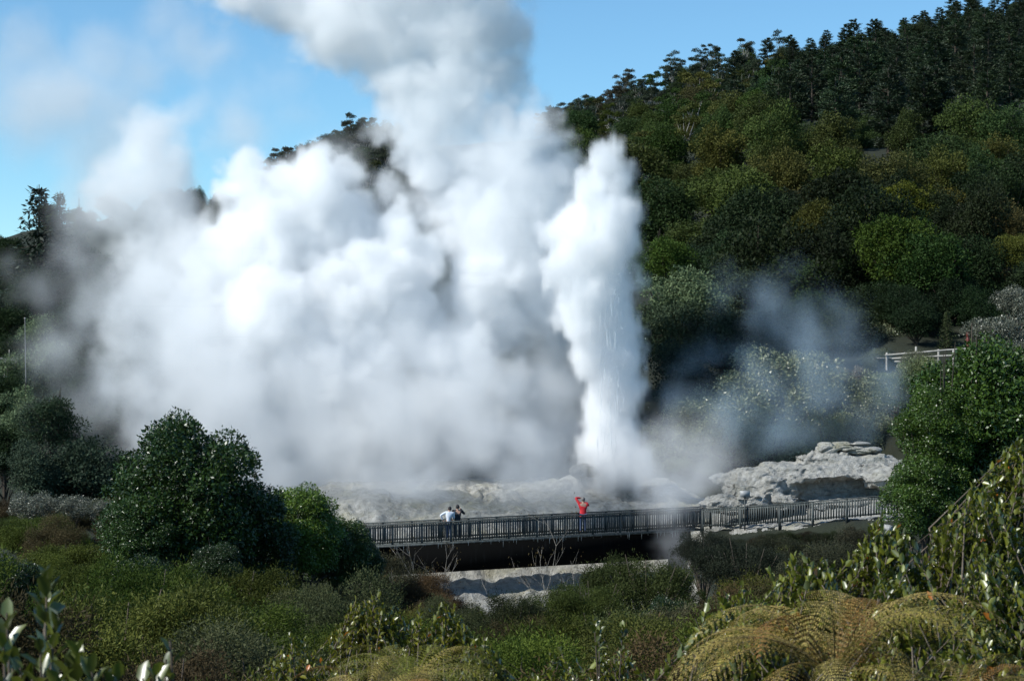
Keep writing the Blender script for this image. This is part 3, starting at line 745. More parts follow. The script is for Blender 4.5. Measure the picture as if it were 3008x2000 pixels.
def person(loc, h, pose, jacket, trousers, hair, skin, label, rz=0, lean=0.0):
    """x right, y the way they face, z up; pose gives elbow and wrist of the left and right arm for a 1.75 m figure"""
    o = empty('person', loc, rz, h / 1.75); tag(o, label, 'person')
    L = Vector((lean, 0, 0)); sh = lambda z: L * max(0, (z - .95) / .8)
    J = {'pelvis': (0, 0, .95), 'waist': (0, -.01, 1.12), 'chest': (0, -.02, 1.33), 'neck': (0, -.01, 1.5), 'skull': (0, .01, 1.6), 'crown': (0, .01, 1.67)}
    pts, rad, edges = [], [], []
    def add(p, r, prev=None):
        pts.append(Vector(p) + sh(p[2])); rad.append(r)
        if prev is not None: edges.append((prev, len(pts) - 1))
        return len(pts) - 1
    pel = add(J['pelvis'], (.15, .105)); wa = add(J['waist'], (.13, .095), pel); ch = add(J['chest'], (.16, .115), wa); nk = add(J['neck'], .05, ch)
    sk = add(J['skull'], (.075, .09), nk); cw = add(J['crown'], (.055, .065), sk)
    nose = None
    arms, legs = {}, {}
    for sx, nm in ((-1, 'l'), (1, 'r')):
        s_ = add((sx * .19, -.01, 1.43), .055, ch); e = add(pose[nm][0], .042, s_); w = add(pose[nm][1], .03, e); arms[nm] = (s_, e, w)
        hp, he, hr = hand_pts(Vector(pose[nm][1]), Vector(pose[nm][1]) - Vector(pose[nm][0]), Vector((sx * .3, 1, .2)))
        b0 = len(pts)
        for p, r in zip(hp, hr): pts.append(p + sh(p.z)); rad.append(r)
        for a, c in he: edges.append((w if a == -1 else b0 + a, b0 + c))
        hp_ = add((sx * .09, 0, .88), .085, pel); kn = add((sx * .1, .02, .5), .06, hp_); an = add((sx * .11, -.01, .09), .04, kn); ft = add((sx * .12, .14, .04), (.04, .03), an); legs[nm] = (hp_, kn, an, ft)
    skin_obj('body', pts, edges, rad, skin, o)
    # face and ears: on the head's far side from the camera, built all the same
    for pn, c, r in (('nose', (0, .1, 1.595), (.012, .022, .02)), ('eye', (-.03, .088, 1.62), (.012, .008, .008)), ('eye', (.03, .088, 1.62), (.012, .008, .008)), ('mouth', (0, .09, 1.555), (.025, .008, .007)), ('ear', (-.085, .01, 1.6), (.012, .02, .032)), ('ear', (.085, .01, 1.6), (.012, .02, .032))):
        bm = bmesh.new(); mtx = Matrix.Translation(Vector(c) + sh(c[2])) @ Matrix.Diagonal((*r, 1)); bmesh.ops.create_icosphere(bm, subdivisions=2, radius=1, matrix=mtx)
        me = bpy.data.meshes.new(pn); bm.to_mesh(me); bm.free(); me.materials.append(hair if pn == 'eye' else skin); child(pn, me, o)
    g = 1.0
    jp = [pts[i] for i in (pel, wa, ch)] + [pts[nk] - Vector((0, 0, .03))]; je = [(0, 1), (1, 2), (2, 3)]; jr = [(.175, .13), (.155, .12), (.19, .14), .07]
    jp.append(Vector((0, 0, .86)) + sh(.86)); je.append((0, 4)); jr.append((.18, .13))
    for nm in 'lr':
        s_, e, w = arms[nm]; k = len(jp); jp += [pts[s_], pts[e], pts[e].lerp(pts[w], .93)]; je += [(2, k), (k, k + 1), (k + 1, k + 2)]; jr += [.078, .06, .045]
    skin_obj('jacket', jp, je, jr, jacket, o)
    tp = [pts[pel]]; te = []; tr = [(.165, .12)]
    for nm in 'lr':
        a, b_, c, f_ = legs[nm]; k = len(tp); tp += [pts[a], pts[b_], pts[c]]; te += [(0, k), (k, k + 1), (k + 1, k + 2)]; tr += [.1, .075, .058]
    skin_obj('trousers', tp, te, tr, trousers, o)
    bm = bmesh.new()
    bmesh.ops.create_icosphere(bm, subdivisions=3, radius=1)
    for v in bm.verts:
        if v.co.y > .25 and v.co.z < .45: v.co *= .8
        if v.co.z < -.6: v.co.z = -.6
        v.co *= 1 + .06 * mnoise.noise(v.co * 4)
        v.co = Vector((v.co.x * .096, v.co.y * .112 - .008, v.co.z * .115 + 1.635)) + sh(1.63)
    me = bpy.data.meshes.new('hair'); bm.to_mesh(me); bm.free(); me.materials.append(hair); child('hair', me, o)
    for sx in (-1, 1):
        bm = bmesh.new(); bmesh.ops.create_icosphere(bm, subdivisions=2, radius=1, matrix=Matrix.Translation((sx * .12, .06, .045)) @ Matrix.Diagonal((.05, .135, .05, 1)))
        me = bpy.data.meshes.new('shoe'); bm.to_mesh(me); bm.free(); me.materials.append(hair); child('shoe', me, o)
    return o

def build_people(A, B, side, W):
    def spot(px, across):
        best = min((abs(1504 + (A.lerp(B, t) + side * across).x / (A.lerp(B, t) + side * across).y * 6373 - px), t) for t in np.linspace(0, 1, 2000)); p = A.lerp(B, best[1]) + side * across
        return Vector((p.x, p.y, p.z - .012))
    sk = plain_mat('skin', (.42, .25, .18)); dk = plain_mat('dark_hair', (.012, .011, .012), (.03, .028, .03), 30); gr = plain_mat('grey_hair', (.10, .09, .08), (.22, .2, .19), 30)
    jeans = plain_mat('jeans', (.03, .05, .12), (.05, .08, .17), 12); blk = plain_mat('black_cloth', (.008, .009, .014), (.02, .02, .028), 9, .8)
    red = plain_mat('red_cloth', (.55, .012, .02), (.65, .02, .03), 6, .7); wht = plain_mat('white_cloth', (.72, .76, .84), (.8, .83, .88), 6, .8)
    person(spot(1318, .75), 1.68, {'l': ((-.46, -.02, 1.28), (-.30, .02, 1.03)), 'r': ((.26, .06, 1.16), (.24, .30, 1.06))}, wht, jeans, dk, sk,
           'person in a white top and jeans with one hand on the hip on the bridge', .12, .06)
    person(spot(1344, .8), 1.74, {'l': ((-.22, .16, 1.2), (-.06, .24, 1.5)), 'r': ((.34, .10, 1.27), (.10, .20, 1.55))}, blk, blk, dk, sk,
           'person in a black jacket holding both hands up to the face beside the white top', -.1)
    person(spot(1713, .75), 1.84, {'l': ((-.36, .04, 1.70), (-.10, .16, 1.68)), 'r': ((.27, .18, 1.30), (.08, .26, 1.5))}, red, jeans, gr, sk,
           'person in a red jacket with the left elbow raised, alone on the bridge', .0)

# ------------------------------------------------------------------ other built things
def build_structures():
    log = plain_mat('silver_log', (.26, .25, .22), (.46, .44, .40), 6, .8, (.3, 1, 1), .02)
    f = empty('log_fence', at(2690, 1070, 135)); tag(f, 'weathered pale log rail fence above the bushes at the edge of the dark trees', 'fence')
    loc = f.location; g = lambda px, py, Y: at(px, py, Y) - loc
    for px, py0, py1, Y in ((2605, 1036, 1075, 136), (2691, 1018, 1078, 135), (2757, 1026, 1078, 135.5), (2801, 1028, 1070, 134), (2850, 1020, 1070, 134.5)):
        b = tube_mesh('post', [([g(px, py1 + 12, Y), g(px, (py0 + py1) / 2, Y), g(px, py0, Y), g(px, py0, Y) + Vector((0, 0, .012))], [.075, .072, .07, .01])], log, 10); child('post', b, f)
    for pl in ([(2600, 1043, 135.9), (2691, 1036, 134.9), (2780, 1028, 134.6), (2860, 1023, 134.2)], [(2620, 1053, 135.6), (2691, 1049, 134.85), (2800, 1044, 134)], [(2628, 1062, 135.5), (2691, 1061, 134.85), (2760, 1059, 135.3)], [(2634, 1075, 135.4), (2660, 1072, 135)]):
        child('rail', tube_mesh('rail', [([g(*p) for p in pl], [.05 + .01 * (i % 2) for i in range(len(pl))])], log, 8), f)
    t = empty('boardwalk_end', at(2590, 1062, 136.5)); tag(t, 'short pale plank boardwalk left of the log fence', 'boardwalk')
    b = Bars()
    for i in range(6): b.add((-.25 + i * .15, -.5, .22), (-.25 + i * .15, .9, .26), .13, .04)
    child('planks', b.mesh('planks', log), t)
    # carved post: stacked rounded forms
    cm = plain_mat('red_paint', (.10, .018, .012), (.17, .035, .022), 9, .6)
    c = empty('carved_post', at(2843, 1035, 137)); tag(c, 'slim dark red carved wooden figure post standing at the end of the log fence', 'carving')
    prof = [(0, .09), (.25, .08), (.42, .10), (.5, .07), (.62, .12), (.78, .13), (.9, .08), (.97, .07), (1.03, .09), (1.12, .12), (1.22, .11), (1.3, .05)]
    def lathe(z0, z1):
        return tube_mesh('x', [([(0, 0, z) for z, r in prof if z0 <= z <= z1], [r for z, r in prof if z0 <= z <= z1])], cm, 14)
    me = lathe(0, .5); me.name = 'base'; child('base', me, c); me = lathe(.5, .97); me.name = 'torso'; child('torso', me, c); me = lathe(.97, 1.4); me.name = 'head'; child('head', me, c)
    for sx in (-1, 1):
        child('arm', tube_mesh('arm', [([(sx * .12, -.04, .82), (sx * .17, -.08, .68), (sx * .07, -.14, .64)], [.035, .03, .025])], cm, 8), c)
    # house on the left
    h = empty('house', at(-20, 1130, 152)); tag(h, 'small house with a grey tiled roof half hidden by trees beside the flagpole', 'house')
    rm, nt, b, out = mat_new('roof_tiles'); br = nt.nodes.new('ShaderNodeTexBrick'); tc = nt.nodes.new('ShaderNodeTexCoord'); mp = nt.nodes.new('ShaderNodeMapping'); mp.inputs['Rotation'].default_value = (R(90), 0, 0)
    nt.links.new(tc.outputs['Object'], mp.inputs[0]); nt.links.new(mp.outputs[0], br.inputs['Vector']); br.inputs['Scale'].default_value = 4
    br.inputs['Color1'].default_value = (.34, .33, .32, 1); br.inputs['Color2'].default_value = (.2, .2, .19, 1); br.inputs['Mortar'].default_value = (.05, .05, .05, 1); br.inputs['Mortar Size'].default_value = .06
    nt.links.new(br.outputs[0], b.inputs['Base Color'])
    wm = plain_mat('house_wall', (.55, .54, .5), (.62, .6, .56), 2)
    zr = at(0, 1050, 152).z - h.location.z; x1 = at(52, 0, 152).x - h.location.x; x2 = at(82, 0, 152).x - h.location.x
    bm = bmesh.new(); ze = zr - 1.6
    vs = [bm.verts.new(p) for p in ((-6, 0, zr), (x1, 0, zr), (x2, -2.4, ze), (-6, -2.4, ze), (x2, 2.4, ze), (-6, 2.4, ze), (-6, 0, zr - .16), (x1, 0, zr - .16), (x2, -2.4, ze - .16), (-6, -2.4, ze - .16), (x2, 2.4, ze - .16), (-6, 2.4, ze - .16))]
    for q in ((0, 3, 2, 1), (0, 1, 4, 5), (1, 2, 4), (6, 7, 8, 9), (6, 11, 10, 7), (7, 10, 8), (2, 3, 9, 8), (1, 1, 1)):
        if len(set(q)) > 2: bm.faces.new([vs[i] for i in q])
    for q in ((2, 8, 10, 4), (4, 10, 11, 5), (0, 6, 9, 3), (0, 5, 11, 6)): bm.faces.new([vs[i] for i in q])
    me = bpy.data.meshes.new('roof'); bm.to_mesh(me); bm.free(); me.materials.append(rm); child('roof', me, h)
    bx = Bars(); bx.add((-5.8, 0, ze / 2 - .7), (x2 - .35, 0, ze / 2 - .7), 4.2, ze + 1.2); child('wall', bx.mesh('wall', wm), h)
    ant = Bars(); ant.add((at(27, 0, 152).x - h.location.x, 0, zr - .1), (at(27, 0, 152).x - h.location.x, 0, zr + .55), .04, .04, Vector((0, 1, 0))); child('aerial', ant.mesh('aerial', log), h)
    gb = Bars(); gb.add((at(43, 0, 152).x - h.location.x - .2, -2.5, ze + .35), (at(43, 0, 152).x - h.location.x + .2, -2.5, ze + .35), .1, .5); child('dormer', gb.mesh('dormer', wm), h)
    p0, p1 = at(76, 1115, 140), at(73, 935, 140); p = empty('flagpole', (p0.x, p0.y, gz(p0.x, p0.y) - .2)); tag(p, 'tall thin white flagpole standing beside the tiled roof', 'flagpole')
    child('pole', tube_mesh('pole', [([Vector((0, 0, 0)), p0 - p.location, p1 - p.location], [.04, .035, .025])], plain_mat('white_paint', (.25, .25, .24)), 8), p)
    bm = bmesh.new(); bmesh.ops.create_icosphere(bm, subdivisions=2, radius=.06, matrix=Matrix.Translation(p1 - p.location)); me = bpy.data.meshes.new('finial'); bm.to_mesh(me); bm.free(); me.materials.append(log); child('finial', me, p)

# ------------------------------------------------------------------ geyser water
def build_water():
    rn = random.Random(9)
    wm, nt, b, out = mat_new('white_water'); b.inputs['Base Color'].default_value = (.85, .88, .9, 1); b.inputs['Roughness'].default_value = .5
    polys = []
    for i in range(70):
        px = rn.gauss(1792, 26); py0 = rn.uniform(860, 1300); Y = rn.uniform(116.8, 118.6); L = rn.uniform(20, 110)
        a = at(px, py0, Y); c = at(px + rn.uniform(-5, 5) + (px - 1792) * .08, py0 + L, Y); r = rn.uniform(.008, .022)
        polys.append(([a, a.lerp(c, .35) + Vector((rn.uniform(-.03, .03), 0, 0)), a.lerp(c, .7), c], [.003, r, r * .7, .003]))
    for i in range(1500):
        px = rn.gauss(1795, 34); py = rn.uniform(640, 1340); p = at(px, py, rn.uniform(116.6, 118.4)); r = rn.uniform(.008, .025)
        polys.append(([p + Vector((0, 0, -r * 2)), p, p + Vector((rn.uniform(-.02, .02), 0, r * 2))], [.003, r * .8, .003]))
    solid('water_jet', tube_mesh('water_jet', polys, wm, 4), 'streaks of white water shooting up inside the tall geyser column', 'geyser', kind='stuff')
    # the stream below the bridge
    xs = np.linspace(-6, 9, 50); ys = np.linspace(91, 100, 36); X, Y = np.meshgrid(xs, ys); Z = -5.3 + .06 * fbm(X * 1.5, Y * 1.5, 31, 4)
    i = np.arange(X.size).reshape(X.shape); idx = np.stack([i[:-1, :-1], i[:-1, 1:], i[1:, 1:], i[1:, :-1]], -1).reshape(-1)
    m, nt, b, out = mat_new('stream_water'); b.inputs['Base Color'].default_value = (.35, .42, .42, 1); b.inputs['Roughness'].default_value = .12; bump(nt, b, tex_noise(nt, 5, 4), .5, .08)
    solid('stream_water', mesh_from('stream_water', np.stack([X, Y, Z], -1).reshape(-1, 3), 4, idx, m, None, True), kind='structure')
# ------------------------------------------------------------------ placing trees
def crown_at(kind, px, py, rx_px, Y, color, label, cat='tree', group=None, name=None, var=None, rz=None, squash=1.0, sink=None, parts=('trunk', 'crown'), rn=random):
    """a plant whose crown, rx_px wide to each side, tops out at (px, py) at Y metres; its foot goes to the ground or lower on the slope behind what hides it"""
    tr, cr = TREE[kind][rn.randrange(len(TREE[kind])) if var is None else var % len(TREE[kind])]
    co = np.zeros(len(cr.vertices) * 3, np.float32); cr.vertices.foreach_get('co', co); co = co.reshape(-1, 3)
    half = np.percentile(np.abs(co[:, 0]), 97); top = np.percentile(co[:, 2], 99.5)
    s = rx_px * m_per_px(Y) / half; p = at(px, py, Y); sz = s * squash
    o = empty(name or kind, (p.x, Y, p.z - top * sz), rn.uniform(0, 6.283) if rz is None else rz, (s, s, sz)); tag(o, label, cat, group)
    trunk = child(parts[0], tr, o); child(parts[1], cr, o, color)
    gap = (o.location.z - gz(p.x, Y)) / sz
    if gap > .3:                                            # a crown that stands high over the slope gets a taller trunk
        k = (top * .7 + gap + .3) / (top * .7 + .6); trunk.scale.z = k; trunk.location.z = top * .7 * (1 - k)
        GAPS.append((round(gap * sz, 1), label))
    return o

GAPS = []
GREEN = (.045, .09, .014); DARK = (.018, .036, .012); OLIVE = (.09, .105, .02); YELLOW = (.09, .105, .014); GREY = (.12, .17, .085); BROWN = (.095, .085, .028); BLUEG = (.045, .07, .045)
PALE = (.13, .14, .10)

def build_midground():
    rn = random.Random(12)
    K = dict(rn=rn)
    # the glossy dark tree left of the bridge and its neighbour
    crown_at('glossy', 555, 1236, 195, 60, (.026, .06, .010), 'big dark glossy rounded tree left of the bridge, nearest to it', name='broadleaf_tree', var=0, rz=.4, **K)
    crown_at('glossy', 700, 1430, 150, 61.5, (.022, .05, .010), 'low dark skirt tree tucked against the right side of the big glossy rounded tree', name='broadleaf_tree', var=1, rz=2, **K)
    crown_at('glossy', 410, 1460, 112, 58.5, (.034, .075, .014), 'smaller glossy bush leaning out at the left foot of the big rounded tree', name='broadleaf_tree', var=2, rz=3, **K)
    crown_at('glossy', 870, 1435, 120, 64, (.08, .15, .018), 'bright green bushy tree between the big dark rounded tree and the bridge', name='bushy_tree', var=1, rz=1, **K)
    crown_at('glossy', 985, 1520, 98, 66, (.04, .08, .014), 'dark green bush covering the left end of the bridge', name='bushy_tree', var=2, rz=5, **K)
    crown_at('glossy', 1062, 1590, 58, 67, (.03, .06, .012), 'small leafy bush in front of the leftmost railing of the bridge', name='bushy_tree', var=0, rz=4, **K)
    # the big dark tree on the right, in front of the rock
    crown_at('glossy', 2980, 1050, 190, 43, (.04, .08, .01), 'dark green tree cut by the right edge, behind the huge one', name='broadleaf_tree', var=1, rz=2.9, **K)
    crown_at('glossy', 2905, 1012, 205, 42, (.045, .095, .012), 'huge dark green tree at the right edge in front of the rock', name='broadleaf_tree', var=0, rz=2.2, **K)
    crown_at('glossy', 2760, 1140, 115, 41, (.05, .10, .012), 'leafy left flank tree growing beside the huge dark tree, over the fence end', name='broadleaf_tree', var=2, rz=.7, **K)
    crown_at('glossy', 2715, 1340, 115, 40.5, (.05, .10, .014), 'dense glossy bush over the right end of the picket fence', name='broadleaf_tree', var=1, rz=.2, **K)
    crown_at('glossy', 2950, 1230, 190, 41.5, (.03, .06, .01), 'dark lower tree under the huge right tree, behind the laurel leaves', name='broadleaf_tree', var=1, rz=1.1, **K)
    # left bank
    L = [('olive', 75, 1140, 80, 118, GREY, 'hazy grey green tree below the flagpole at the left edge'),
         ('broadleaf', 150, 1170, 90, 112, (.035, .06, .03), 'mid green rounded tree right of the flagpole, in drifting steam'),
         ('broadleaf', 240, 1290, 120, 108, (.03, .05, .03), 'dark tree in steam left of the big rounded tree'),
         ('broadleaf', 100, 1300, 80, 106, (.05, .075, .045), 'pale tree with silvery leaves low at the left edge'),
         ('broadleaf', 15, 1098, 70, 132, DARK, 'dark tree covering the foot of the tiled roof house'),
         ('broadleaf', 15, 1250, 70, 112, DARK, 'dark tree at the very left edge below the house'),
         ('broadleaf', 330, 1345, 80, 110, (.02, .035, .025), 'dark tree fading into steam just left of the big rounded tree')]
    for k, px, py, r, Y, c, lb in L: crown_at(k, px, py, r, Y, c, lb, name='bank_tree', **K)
    for px, py, r, c, lb in ((110, 1448, 60, PALE, 'pale grey twiggy shrub low on the left bank, leftmost of three'), (210, 1455, 55, PALE, 'pale grey twiggy shrub low on the left bank, between two others'), (300, 1466, 50, PALE, 'pale grey twiggy shrub low on the left bank, beside the big rounded tree')):
        crown_at('pale', px, py, r, 92, c, lb, 'shrub', 'pale shrubs on the left bank', 'pale_shrub', parts=('stem', 'foliage'), **K)
    # conifers and forest at the far left
    crown_at('redwood', 115, 560, 108, 205, (.014, .028, .014), 'tallest dark conifer with layered branches on the left skyline', name='conifer', var=0, rz=.3, squash=1.05, **K)
    crown_at('redwood', 176, 574, 66, 207, (.014, .028, .018), 'slimmer conifer just right of the tallest one on the left skyline', name='conifer', var=1, rz=1.3, squash=1.3, **K)
    crown_at('redwood', 232, 612, 34, 215, (.02, .034, .024), 'small conifer fading into steam on the left skyline', name='conifer', var=0, rz=2, squash=1.5, **K)
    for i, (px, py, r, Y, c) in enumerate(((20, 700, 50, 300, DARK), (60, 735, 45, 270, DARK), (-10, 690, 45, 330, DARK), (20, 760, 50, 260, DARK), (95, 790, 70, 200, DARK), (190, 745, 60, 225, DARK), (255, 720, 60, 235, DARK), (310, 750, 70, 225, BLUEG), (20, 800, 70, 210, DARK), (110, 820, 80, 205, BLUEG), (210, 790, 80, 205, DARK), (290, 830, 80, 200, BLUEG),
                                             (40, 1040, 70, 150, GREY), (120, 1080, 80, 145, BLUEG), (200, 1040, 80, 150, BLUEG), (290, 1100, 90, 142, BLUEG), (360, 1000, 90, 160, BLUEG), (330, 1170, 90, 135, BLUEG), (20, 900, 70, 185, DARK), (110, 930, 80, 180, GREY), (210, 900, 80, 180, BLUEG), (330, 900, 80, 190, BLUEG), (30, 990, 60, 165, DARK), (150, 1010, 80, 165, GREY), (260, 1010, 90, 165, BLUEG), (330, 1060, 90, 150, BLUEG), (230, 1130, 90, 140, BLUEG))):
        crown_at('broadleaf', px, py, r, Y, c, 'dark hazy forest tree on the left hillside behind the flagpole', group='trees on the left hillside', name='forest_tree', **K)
    # broadleaf belt on the right bank
    B = [(1945, 700, 85, 150, (.045, .085, .014), 'bright green leafy tree directly right of the tall geyser column'), (2030, 790, 110, 146, GREY, 'grey green bushy tree behind thin mist, second right of the geyser column'),
         (1975, 890, 110, 143, (.05, .075, .04), 'grey green tree low beside the geyser column'), (2120, 900, 110, 142, (.05, .07, .045), 'grey leaved tree behind the drifting mist'), (2010, 1010, 100, 138, (.03, .045, .03), 'dark lower tree between the geyser column and the mist'),
         (2180, 680, 90, 162, (.025, .05, .018), 'dark leafy tree with a shining crown above the mist'), (2080, 720, 80, 166, (.022, .04, .018), 'dark round tree behind the grey green ones'), (2300, 745, 100, 156, (.03, .06, .015), 'mid green tree above the mist'), (2400, 590, 80, 176, (.055, .06, .012), 'dark olive tree with yellowish crown on the lower slope'),
         (2420, 750, 100, 154, (.032, .062, .014), 'leafy green tree on the lower slope beside the black shade'), (2520, 690, 95, 160, (.05, .065, .018), 'olive tree left of the brightest green tree'), (2590, 600, 100, 170, YELLOW, 'yellow olive rounded tree in the middle of the right slope'), (2660, 540, 95, 180, YELLOW, 'highest yellow olive tree of the right slope'),
         (2770, 560, 85, 182, (.085, .08, .015), 'brownish yellow rounded tree right of the highest yellow one'), (2640, 640, 120, 152, (.045, .08, .012), 'brightest green tree overhanging the black shade'), (2720, 690, 110, 150, (.024, .055, .012), 'deep green tree over the black shade'), (2850, 600, 75, 176, (.08, .085, .06), 'greyish twiggy tree on the right slope'),
         (2940, 600, 80, 172, BROWN, 'brownish tree near the right edge of the slope'), (2990, 690, 60, 158, OLIVE, 'olive tree at the right edge above the grey thicket'), (2860, 700, 90, 158, DARK, 'tree coloured black as shade in the hollow left of the grey thicket'), (2770, 800, 110, 155, DARK, 'tree coloured black as shade deep in the hollow above the log fence'),  # the hollow's black shade is put into the colour of its trees and bushes
         (2660, 860, 90, 154, DARK, 'tree coloured black as shade in the hollow behind the log fence'), (2880, 850, 100, 158, DARK, 'tree coloured black as shade in the hollow behind the carved post'), (2530, 840, 90, 150, (.02, .035, .014), 'dark tree at the left rim of the black hollow'), (2200, 800, 90, 150, (.04, .06, .03), 'mist veiled tree between grey and green trees'),
         (2960, 790, 70, 160, BROWN, 'rusty brown bush above the grey thicket at the right edge'), (2400, 860, 100, 146, DARK, 'dark tree behind the mist at the left of the black hollow'), (2480, 900, 90, 144, (.03, .045, .02), 'dark bush between the mist and the black hollow'), (2280, 900, 100, 140, (.04, .06, .035), 'misty green tree in the middle of the mist'), (2580, 960, 80, 150, DARK, 'bush coloured black as shade behind the pale scrub'), (2780, 950, 90, 152, DARK, 'bush coloured black as shade behind the log fence rails')]
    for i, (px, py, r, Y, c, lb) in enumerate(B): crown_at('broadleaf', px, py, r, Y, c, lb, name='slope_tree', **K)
    for px, py, Y in ((2505, 318, 268), (2548, 345, 262), (2522, 362, 257), (2540, 392, 250), (2512, 400, 248), (2575, 380, 254)):
        crown_at('broadleaf', px, py, 62, Y, random_tint(rn, (.036, .06, .016), .25), 'bushy tree on the upper edge of the mixed forest just below the pines', group='mixed trees on the right hillside', name='forest_tree', **K)
    for i, (px, py, r, Y) in enumerate(((2930, 440, 70, 215), (2980, 410, 70, 220), (2870, 480, 60, 212), (3010, 480, 70, 210), (2900, 520, 60, 205), (2960, 530, 60, 204))):
        crown_at('olive', px, py, r, Y, (.07, .075, .018), 'tall yellow green tree of the grove at the right edge of the hillside', group='yellow green grove at the right edge', name='grove_tree', squash=1.3, **K)
    crown_at('redwood', 2782, 915, 26, 140, (.06, .085, .03), 'small pale conifer sapling standing in the black shade behind the log fence', name='conifer_sapling', squash=.9, **K)
    # pale scrub around the steam
    Sx = [(2560, 945, 70, 146, 'upper pale scrub bush beside the black hollow'), (2470, 965, 60, 146, 'pale scrub bush left of the upper one'), (2300, 1020, 100, 131, 'misty grey scrub bush in the middle of the mist'), (2190, 1090, 90, 130, 'misty grey scrub bush at the left end of the scrub'),
          (2290, 1130, 100, 129, 'large grey scrub bush above the rock, hazy'), (2400, 1100, 90, 130, 'grey scrub bush above the bare earth'), (2500, 1090, 80, 131, 'misty scrub bush below the boardwalk'), (2150, 1200, 80, 126, 'low grey scrub bush just right of the geyser foot'),
          (2420, 1210, 60, 127, 'low scrub bush left of the bare earth patch'), (2560, 1210, 70, 127, 'low scrub bush right of the bare earth patch'), (2250, 1240, 70, 125, 'low scrub bush behind the left shoulder of the rock'), (2620, 1130, 70, 129, 'scrub bush under the boardwalk end'), (2050, 1170, 70, 128, 'dark grey scrub at the foot of the geyser column'),
          (2350, 1260, 50, 126, 'smallest low scrub bush beside the bare earth'), (1980, 1240, 70, 128, 'hazy brown scrub behind the geyser foot')]
    for px, py, r, Y, lb in Sx: crown_at('pale', px, py, r * 1.3, Y, (.14, .165, .085) if r > 62 else (.11, .14, .055), lb, 'shrub', 'scrub on the steaming bank', 'scrub_bush', parts=('stem', 'foliage'), **K)
    for px in range(860, 1160, 24):
        crown_at(rn.choice(['broadleaf', 'olive']), px + rn.uniform(-8, 8), np.interp(px, [860, 950, 1020, 1100, 1160], [448, 412, 384, 364, 360]) + rn.uniform(-6, 16), rn.uniform(30, 46), 545, random_tint(rn, (.036, .055, .026), .25), 'hazy tree on the ridge seen through the gap in the steam', group='ridge trees behind the steam', name='ridge_tree', **K)
        crown_at(rn.choice(['broadleaf', 'olive']), px + rn.uniform(-8, 8), np.interp(px, [860, 950, 1020, 1100, 1160], [510, 480, 450, 430, 420]) + rn.uniform(-6, 16), rn.uniform(34, 50), 520, random_tint(rn, (.03, .046, .02), .25), 'hazy tree on the ridge seen through the gap in the steam', group='ridge trees behind the steam', name='ridge_tree', **K)
    for i in range(46):
        x, y = rn.uniform(8.5, 25), rn.uniform(124, 138)
        if x < 9.5 + (y - 124) * .1: continue
        s = rn.uniform(.28, .52); plant('scrub_bush', 'pale', (x, y, gz(x, y) - .25), random_tint(rn, rn.choice([(.14, .165, .085), (.11, .14, .055), (.15, .15, .10), (.10, .12, .06)]), .2), 'pale grey green scrub bush on the steaming bank between the geyser and the log fence', 'shrub', 'scrub on the steaming bank', None, (s * 1.25, s * 1.25, s), parts=('stem', 'foliage'), rn=rn)
    for i in range(14):
        x, y = rn.uniform(24, 36), rn.uniform(139, 152)
        plant('shade_bush', 'broadleaf', (x, y, gz(x, y) - .4), random_tint(rn, (.014, .028, .01), .3), 'bush coloured dark for the shade behind the log fence', 'shrub', 'dark bushes behind the log fence', None, rn.uniform(.3, .42), parts=('stem', 'foliage'), rn=rn)  # near-black leaf colour stands in for the shade behind the fence
    for px, py, r, Y, c, lb in ((2700, 1098, 80, 126, (.05, .085, .025), 'green bush just below the log fence'), (2640, 1112, 60, 126, (.06, .09, .03), 'light green bush below the left log fence post'), (2935, 925, 80, 130, PALE, 'large pale grey thicket right of the carved post'), (2990, 840, 60, 135, PALE, 'upper pale grey thicket at the right edge'), (3000, 1000, 60, 128, PALE, 'lower pale grey thicket behind the huge right tree')):
        crown_at('pale', px, py, r, Y, c, lb, 'shrub', 'scrub on the steaming bank', 'scrub_bush', parts=('stem', 'foliage'), **K)

